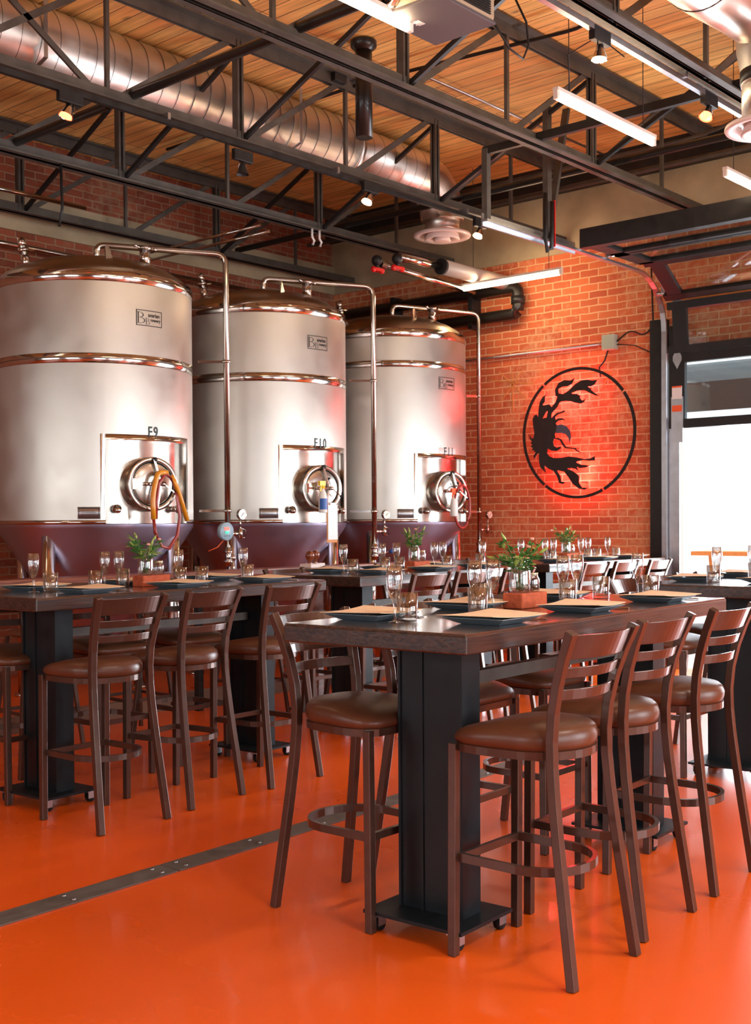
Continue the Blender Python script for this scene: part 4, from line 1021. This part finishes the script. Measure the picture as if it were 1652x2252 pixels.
# ------------------------------------------------------------------ high tables
TL, TW = 2.12, .77
def make_table():
    t = thing('high_table', 'table', 'table')
    g = MB()
    MB().bb(0, TL, 0, TW, 1.001, 1.062).build('table_slab', 'table_side', t, bevel=.006)
    MB().bb(.004, TL-.004, .004, TW-.004, 1.058, 1.067).build('table_top', 'table_top', t, bevel=.003)
    vc = .31
    for u in (.29, 1.78):
        g = MB()
        g.bb(u-.055, u+.055, vc-.135, vc-.125, .074, 1.001); g.bb(u-.055, u+.055, vc+.125, vc+.135, .074, 1.001)
        g.bb(u-.048, u+.040, vc-.125, vc+.125, .074, 1.001); g.bb(u-.053, u+.046, vc+.03, vc+.04, .074, 1.001)
        g.build('pedestal', 'pedestal_steel', t)
        MB().bb(u-.17, u+.15, vc-.205, vc+.205, .062, .074).build('base_plate', 'pedestal_steel', t)
        for sx in (-1, 1):
            for sy in (-1, 1):
                x, y = u-.01+sx*.13, vc+sy*.165
                c_ = MB().box((x, y, .0585), (.05, .045, .007)).bb(x-.014, x+.026, y-.017, y-.014, .02, .058).bb(x-.014, x+.026, y+.014, y+.017, .02, .058).build('caster', 'zinc_rail', t)
                MB().cyl((x+.010, y-.012, .024), (x+.010, y+.012, .024), .024, 18).build('wheel', 'rubber', c_)
    MB().bb(.345, 1.725, vc-.02, vc+.02, .835, .88).build('stretcher', 'truss_steel', t)
    return t
tb = Kind(make_table())
GT = 'high dark wood tables on black steel pedestals'
RZ = R(3.4)
TBL = {'front': (2.94, 2.227, RZ), 'left': (3.13, 4.922, RZ), 'behind': (5.62, 5.103, RZ), 'rear': (8.12, 5.30, R(2)), 'right': (5.975, 2.53, RZ)}
TB_L = {'front': 'large dark wood high table in the foreground on black pedestals', 'left': 'dark wood high table at the left in front of tank F9',
        'behind': 'dark high table in the middle distance in front of tank F11', 'rear': 'rear high table against the brick wall under the sign',
        'right': 'dark high table at the right edge in front of the garage opening'}
for k, (x, y, a) in TBL.items(): tb.put((x, y, 0), a, TB_L[k], GT)

# ------------------------------------------------------------------ table settings
def make_flute():
    t = thing('champagne_flute', 'flute', 'champagne glass')
    MB().lathe([(0, .0), (.030, .0), (.031, .002), (.012, .006), (.005, .012), (.0042, .05), (.006, .07), (.018, .092), (.027, .125), (.030, .155), (.026, .2), (.0245, .2), (.0285, .155), (.0255, .125), (.0165, .094), (.002, .08), (0, .079)], seg=28).build('glass', 'glass', t, merge=True)
    return t
def make_tumbler():
    t = thing('tumbler', 'tumbler', 'drinking glass')
    MB().lathe([(0, 0), (.034, 0), (.037, .004), (.039, .1), (.0365, .1), (.0345, .016), (.02, .012), (0, .018)], seg=28).build('glass', 'glass', t)
    return t
def make_plate():
    t = thing('square_plate', 'plate', 'plate')
    a, b = .075, .125
    rings = [(a, 0), (a+.004, 0.001), (b-.004, .021), (b, .0235), (b-.003, .026), (a, .008), (0.001, .007)]
    vs = []
    for s, z in rings: vs += [(-s, -s, z), (s, -s, z), (s, s, z), (-s, s, z)]
    fs = [(k*4+i, k*4+(i+1) % 4, (k+1)*4+(i+1) % 4, (k+1)*4+i) for k in range(len(rings)-1) for i in range(4)]+[(3, 2, 1, 0)]
    MB().add(vs, fs).build('dish', 'plate', t, bevel=.003)
    return t
def make_menu():
    t = thing('menu_sheet', 'menu', 'menu')
    n = 8; vs = []
    for i in range(n+1):
        u = -1+2*i/n
        for v in (-1, 1): vs.append((u*.150, v*.127, .0015+.006*u*u+.003*v*u))
    vs += [(x, y, z-.0015) for x, y, z in vs]
    m_ = 2*(n+1)
    fs = [(2*i, 2*i+2, 2*i+3, 2*i+1) for i in range(n)]+[(m_+2*i+1, m_+2*i+3, m_+2*i+2, m_+2*i) for i in range(n)]
    fs += [(2*i+2, 2*i, m_+2*i, m_+2*i+2) for i in range(n)]+[(2*i+1, 2*i+3, m_+2*i+3, m_+2*i+1) for i in range(n)]+[(0, 1, m_+1, m_), (2*n+1, 2*n, m_+2*n, m_+2*n+1)]
    MB().add(vs, fs).build('paper', 'kraft', t, merge=False)
    return t
def make_fork():
    t = thing('fork', 'fork', 'fork')
    g = MB().rect([(0, -.09, .004), (0, 0, .003), (0, .045, .004)], .009, .002)
    for k in range(4): g.rect([((k-1.5)*.005, .045, .004), ((k-1.5)*.005, .065, .002), ((k-1.5)*.005, .09, .006)], .003, .002)
    g.box((0, .047, .004), (.019, .008, .002)); g.build('metal', 'cutlery', t, merge=False)
    return t
def make_knife():
    t = thing('table_knife', 'knife', 'knife')
    MB().rect([(0, -.1, .004), (0, 0, .004)], .010, .005).build('handle', 'cutlery', t, bevel=.002)
    MB().rect([(.002, 0, .003), (.002, .105, .002)], .016, .0015).build('blade', 'cutlery', t)
    return t
flute, tumb, plate, menu, fork, knife = [Kind(f_()) for f_ in (make_flute, make_tumbler, make_plate, make_menu, make_fork, make_knife)]
ZT = 1.067
def loc(tn, u, v):
    x, y, a = TBL[tn]; return (x+u*cos(a)-v*sin(a), y+u*sin(a)+v*cos(a))
NM = {'front': 'the large front table', 'left': 'the left table', 'behind': 'the middle distance table', 'rear': 'the rear table', 'right': 'the right edge table'}
ROW = {0: 'near-side', 1: 'far-side'}
COL = {0: 'left', 1: 'middle', 2: 'right'}
def setting(tn, i, row, u, v, cut=True, ang=0.0):
    x, y = loc(tn, u, v); a = TBL[tn][2]+ang
    place = '%s %s place of %s' % (COL[i], ROW[row], NM[tn])
    plate.put((x, y, ZT), a, 'slate blue plate, '+place, 'square plates')
    menu.put((x, y, ZT+.0275), a+.12*(1 if (i+row) % 2 else -1), 'tan menu on plate, '+place, 'paper menus')
    if cut:
        fx, fy = loc(tn, u+.18, v+(.01 if row == 0 else -.01)); fork.put((fx, fy, ZT), a+R(170 if row else 0), 'fork beside plate, '+place, 'forks')
        kx, ky = loc(tn, u+.205, v); knife.put((kx, ky, ZT), a+R(172 if row else 2), 'knife beside plate, '+place, 'knives')
for i, u in enumerate((.40, 1.05, 1.74)): setting('front', i, 0, u, .16)
for i, u in enumerate((.30, .92, 1.62)): setting('front', i, 1, u, .61)
for i, u in enumerate((.42, 1.05, 1.72)): setting('left', i, 0, u, .16)
for i, u in enumerate((.42, 1.05, 1.72)): setting('left', i, 1, u, .60)
for i, u in enumerate((.42, 1.05, 1.68)): setting('behind', i, 0, u, .18, i == 0)
for i, u in enumerate((.40, 1.0, 1.62)): setting('behind', i, 1, u, .60, False)
for i, u in enumerate((.42, 1.15, 1.72)): setting('rear', i, 0, u, .18, False)
for i, u in enumerate((.42, 1.05, 1.72)): setting('rear', i, 1, u, .60, False)
for i, u in enumerate((.42, 1.05, 1.72)): setting('right', i, 1, u, .60, i == 0)
for i, u in enumerate((.42, 1.05)): setting('right', i, 0, u, .16, i == 0)
ORD = ['first', 'second', 'third', 'fourth', 'fifth', 'sixth', 'seventh']
GL = {'front': ([(3.15, 2.70), (3.715, 2.77), (3.85, 2.78), (4.42, 2.815), (4.60, 2.855), (4.96, 2.75)],
                [(3.225, 2.705), (3.66, 2.715), (3.88, 2.86), (4.37, 2.76), (4.68, 2.78), (4.94, 2.67)]),
      'left': ([(3.42, 5.40), (3.87, 5.41), (3.965, 5.41), (4.378, 5.40), (4.88, 5.40)],
               [(3.475, 5.33), (3.78, 5.37), (4.02, 5.45), (4.33, 5.33), (4.50, 5.34), (4.85, 5.33)]),
      'behind': ([(5.95, 5.56), (6.40, 5.60), (6.56, 5.60), (6.95, 5.56), (7.08, 5.58), (7.56, 5.56)],
                 [(5.955, 5.48), (6.36, 5.54), (6.50, 5.52), (7.00, 5.48), (7.48, 5.52)]),
      'rear': ([(8.298, 5.70), (8.665, 5.70), (8.80, 5.70), (9.25, 5.70), (9.376, 5.70), (9.72, 5.70)],
               [(8.65, 5.62), (8.82, 5.78), (9.24, 5.62), (9.40, 5.62), (9.74, 5.62)]),
      'right': ([(6.30, 2.99), (6.80, 3.00)], [(6.215, 2.97), (6.74, 2.96)])}
for tn, (fl, tu) in GL.items():
    for i, (x, y) in enumerate(fl): flute.put((x, y, ZT), 0, '%s empty champagne flute from the left on %s' % (ORD[i], NM[tn]), 'champagne flutes')
    for i, (x, y) in enumerate(tu): tumb.put((x, y, ZT), 0, '%s clear tumbler from the left on %s' % (ORD[i], NM[tn]), 'clear tumblers')
# brick with jars and flowers
def make_jar():
    t = thing('mason_jar', 'jar', 'jar')
    MB().lathe([(0, 0), (.036, 0), (.041, .006), (.043, .03), (.043, .085), (.036, .105), (.031, .112), (.031, .12), (.033, .124), (.033, .135), (.030, .135), (.030, .12), (.028, .112), (.034, .102), (.0405, .083), (.0405, .03), (.037, .008), (0, .006)], seg=32).build('glass', 'glass', t)
    MB().tube([(.032*cos(2*pi*i/24), .032*sin(2*pi*i/24), .118) for i in range(24)], .0018, 5, closed=True).build('thread', 'glass', t)
    return t
def make_votive():
    t = thing('small_jar', 'jar', 'jar')
    MB().lathe([(0, 0), (.028, 0), (.033, .006), (.034, .05), (.028, .062), (.026, .066), (.026, .078), (.0245, .078), (.0245, .066), (.0265, .061), (.032, .049), (.031, .008), (0, .006)], seg=28).build('glass', 'glass', t)
    MB().lathe([(.027, .068), (.0275, .069), (.0275, .077), (.027, .078)], seg=28).build('metal_band', 'jar_lid', t)
    return t
def make_brick():
    t = thing('clay_brick', 'brick', 'brick')
    MB().bb(-.1, .1, -.046, .046, 0, .062).build('brick_body', 'clay_brick', t, bevel=.005, seg=3)
    return t
def make_bouquet(seed, kind):
    random.seed(seed); t = thing('flower_bunch', 'flowers', 'flowers')
    stems, leaves, pale, bl = MB(), MB(), MB(), MB()
    n = 15
    for k in range(n):
        a = 2*pi*k/n+random.uniform(-.3, .3); sp = random.uniform(.03, .13); hh = random.uniform(.17, .25) - sp*.35
        p0 = V((.012*cos(a), .012*sin(a), .012)); p1 = V((.015*cos(a), .015*sin(a), .12)); p2 = V((sp*cos(a), sp*sin(a), hh))
        pts = [p0*(1-q)**2+p1*2*q*(1-q)+p2*q*q for q in [i/6 for i in range(7)]]
        stems.tube(pts, .0014, 5)
        for j in range(9 if kind != 'spike' else 7):
            q = .42+.56*random.random(); c = p0*(1-q)**2+p1*2*q*(1-q)+p2*q*q
            b = a+random.uniform(-1.6, 1.6); ln = random.uniform(.025, .05) if kind != 'spike' else random.uniform(.04, .075); el = random.uniform(-.25, .9)
            d = V((cos(b)*cos(el), sin(b)*cos(el), sin(el))); s_ = d.cross(V((0, 0, 1))).normalized()*(ln*.26 if kind != 'spike' else ln*.1)
            up = V((0, 0, .004))
            g = pale if random.random() < .25 else leaves
            g.add([c, c+d*ln*.45+s_+up, c+d*ln, c+d*ln*.45-s_+up, c+d*ln*.5-up], [(0, 1, 4), (1, 2, 4), (2, 3, 4), (3, 0, 4), (0, 3, 2, 1)])
        if k % 5 == 0:
            for j in range(5):
                b = 2*pi*j/6; d = V((cos(b), sin(b), .7)).normalized()
                bl.ball(p2+d*.006, .006, 6, 5)
        elif k % 3 == 1:
            dd = (p2-p1).normalized(); pale.lathe([(0, 0), (.006, .008), (.007, .02), (.003, .04), (0, .048)], p2, 7, dd.to_track_quat('Z', 'Y').to_matrix())
    stems.build('stems', 'leaf', t, merge=False); leaves.build('leaves', 'leaf', t, merge=False); pale.build('pale_buds', 'leaf_pale', t, merge=False)
    bl.build('blossoms', 'petal_pink' if kind != 'white' else 'petal_white', t, merge=False)
    return t
jar, votive, bricks = Kind(make_jar()), Kind(make_votive()), Kind(make_brick())
BQ = {'front': (4.025, 2.745, 11, 'bush'), 'left': (4.15, 5.36, 5, 'spike'), 'behind': (6.74, 5.55, 9, 'bush'), 'rear': (9.04, 5.70, 21, 'white')}
FL = {'front': 'bushy green and coral flower bunch in the large jar on the front table', 'left': 'grassy green flower bunch in the jar on the left table before tank F9',
      'behind': 'pink and green flower bunch in the jar on the table before tank F11', 'rear': 'white and green flower bunch on the rear table under the sign'}
for tn, (x, y, sd, kd) in BQ.items():
    a = TBL[tn][2]; ex = .0
    bricks.put((x, y, ZT), a, 'red clay brick used as centrepiece stand on '+NM[tn], 'centrepiece bricks')
    ca, sa = cos(a), sin(a)
    jar.put((x-.042*ca, y-.042*sa, ZT+.0625), 0, 'tall glass mason jar holding flowers on '+NM[tn], 'mason jars')
    votive.put((x+.050*ca, y+.050*sa, ZT+.0625), 0, 'small glass jar beside the flower jar on '+NM[tn], 'small jars')
    b = make_bouquet(sd, kd); b.location = (x-.042*ca, y-.042*sa, ZT+.0625); b['label'] = FL[tn]
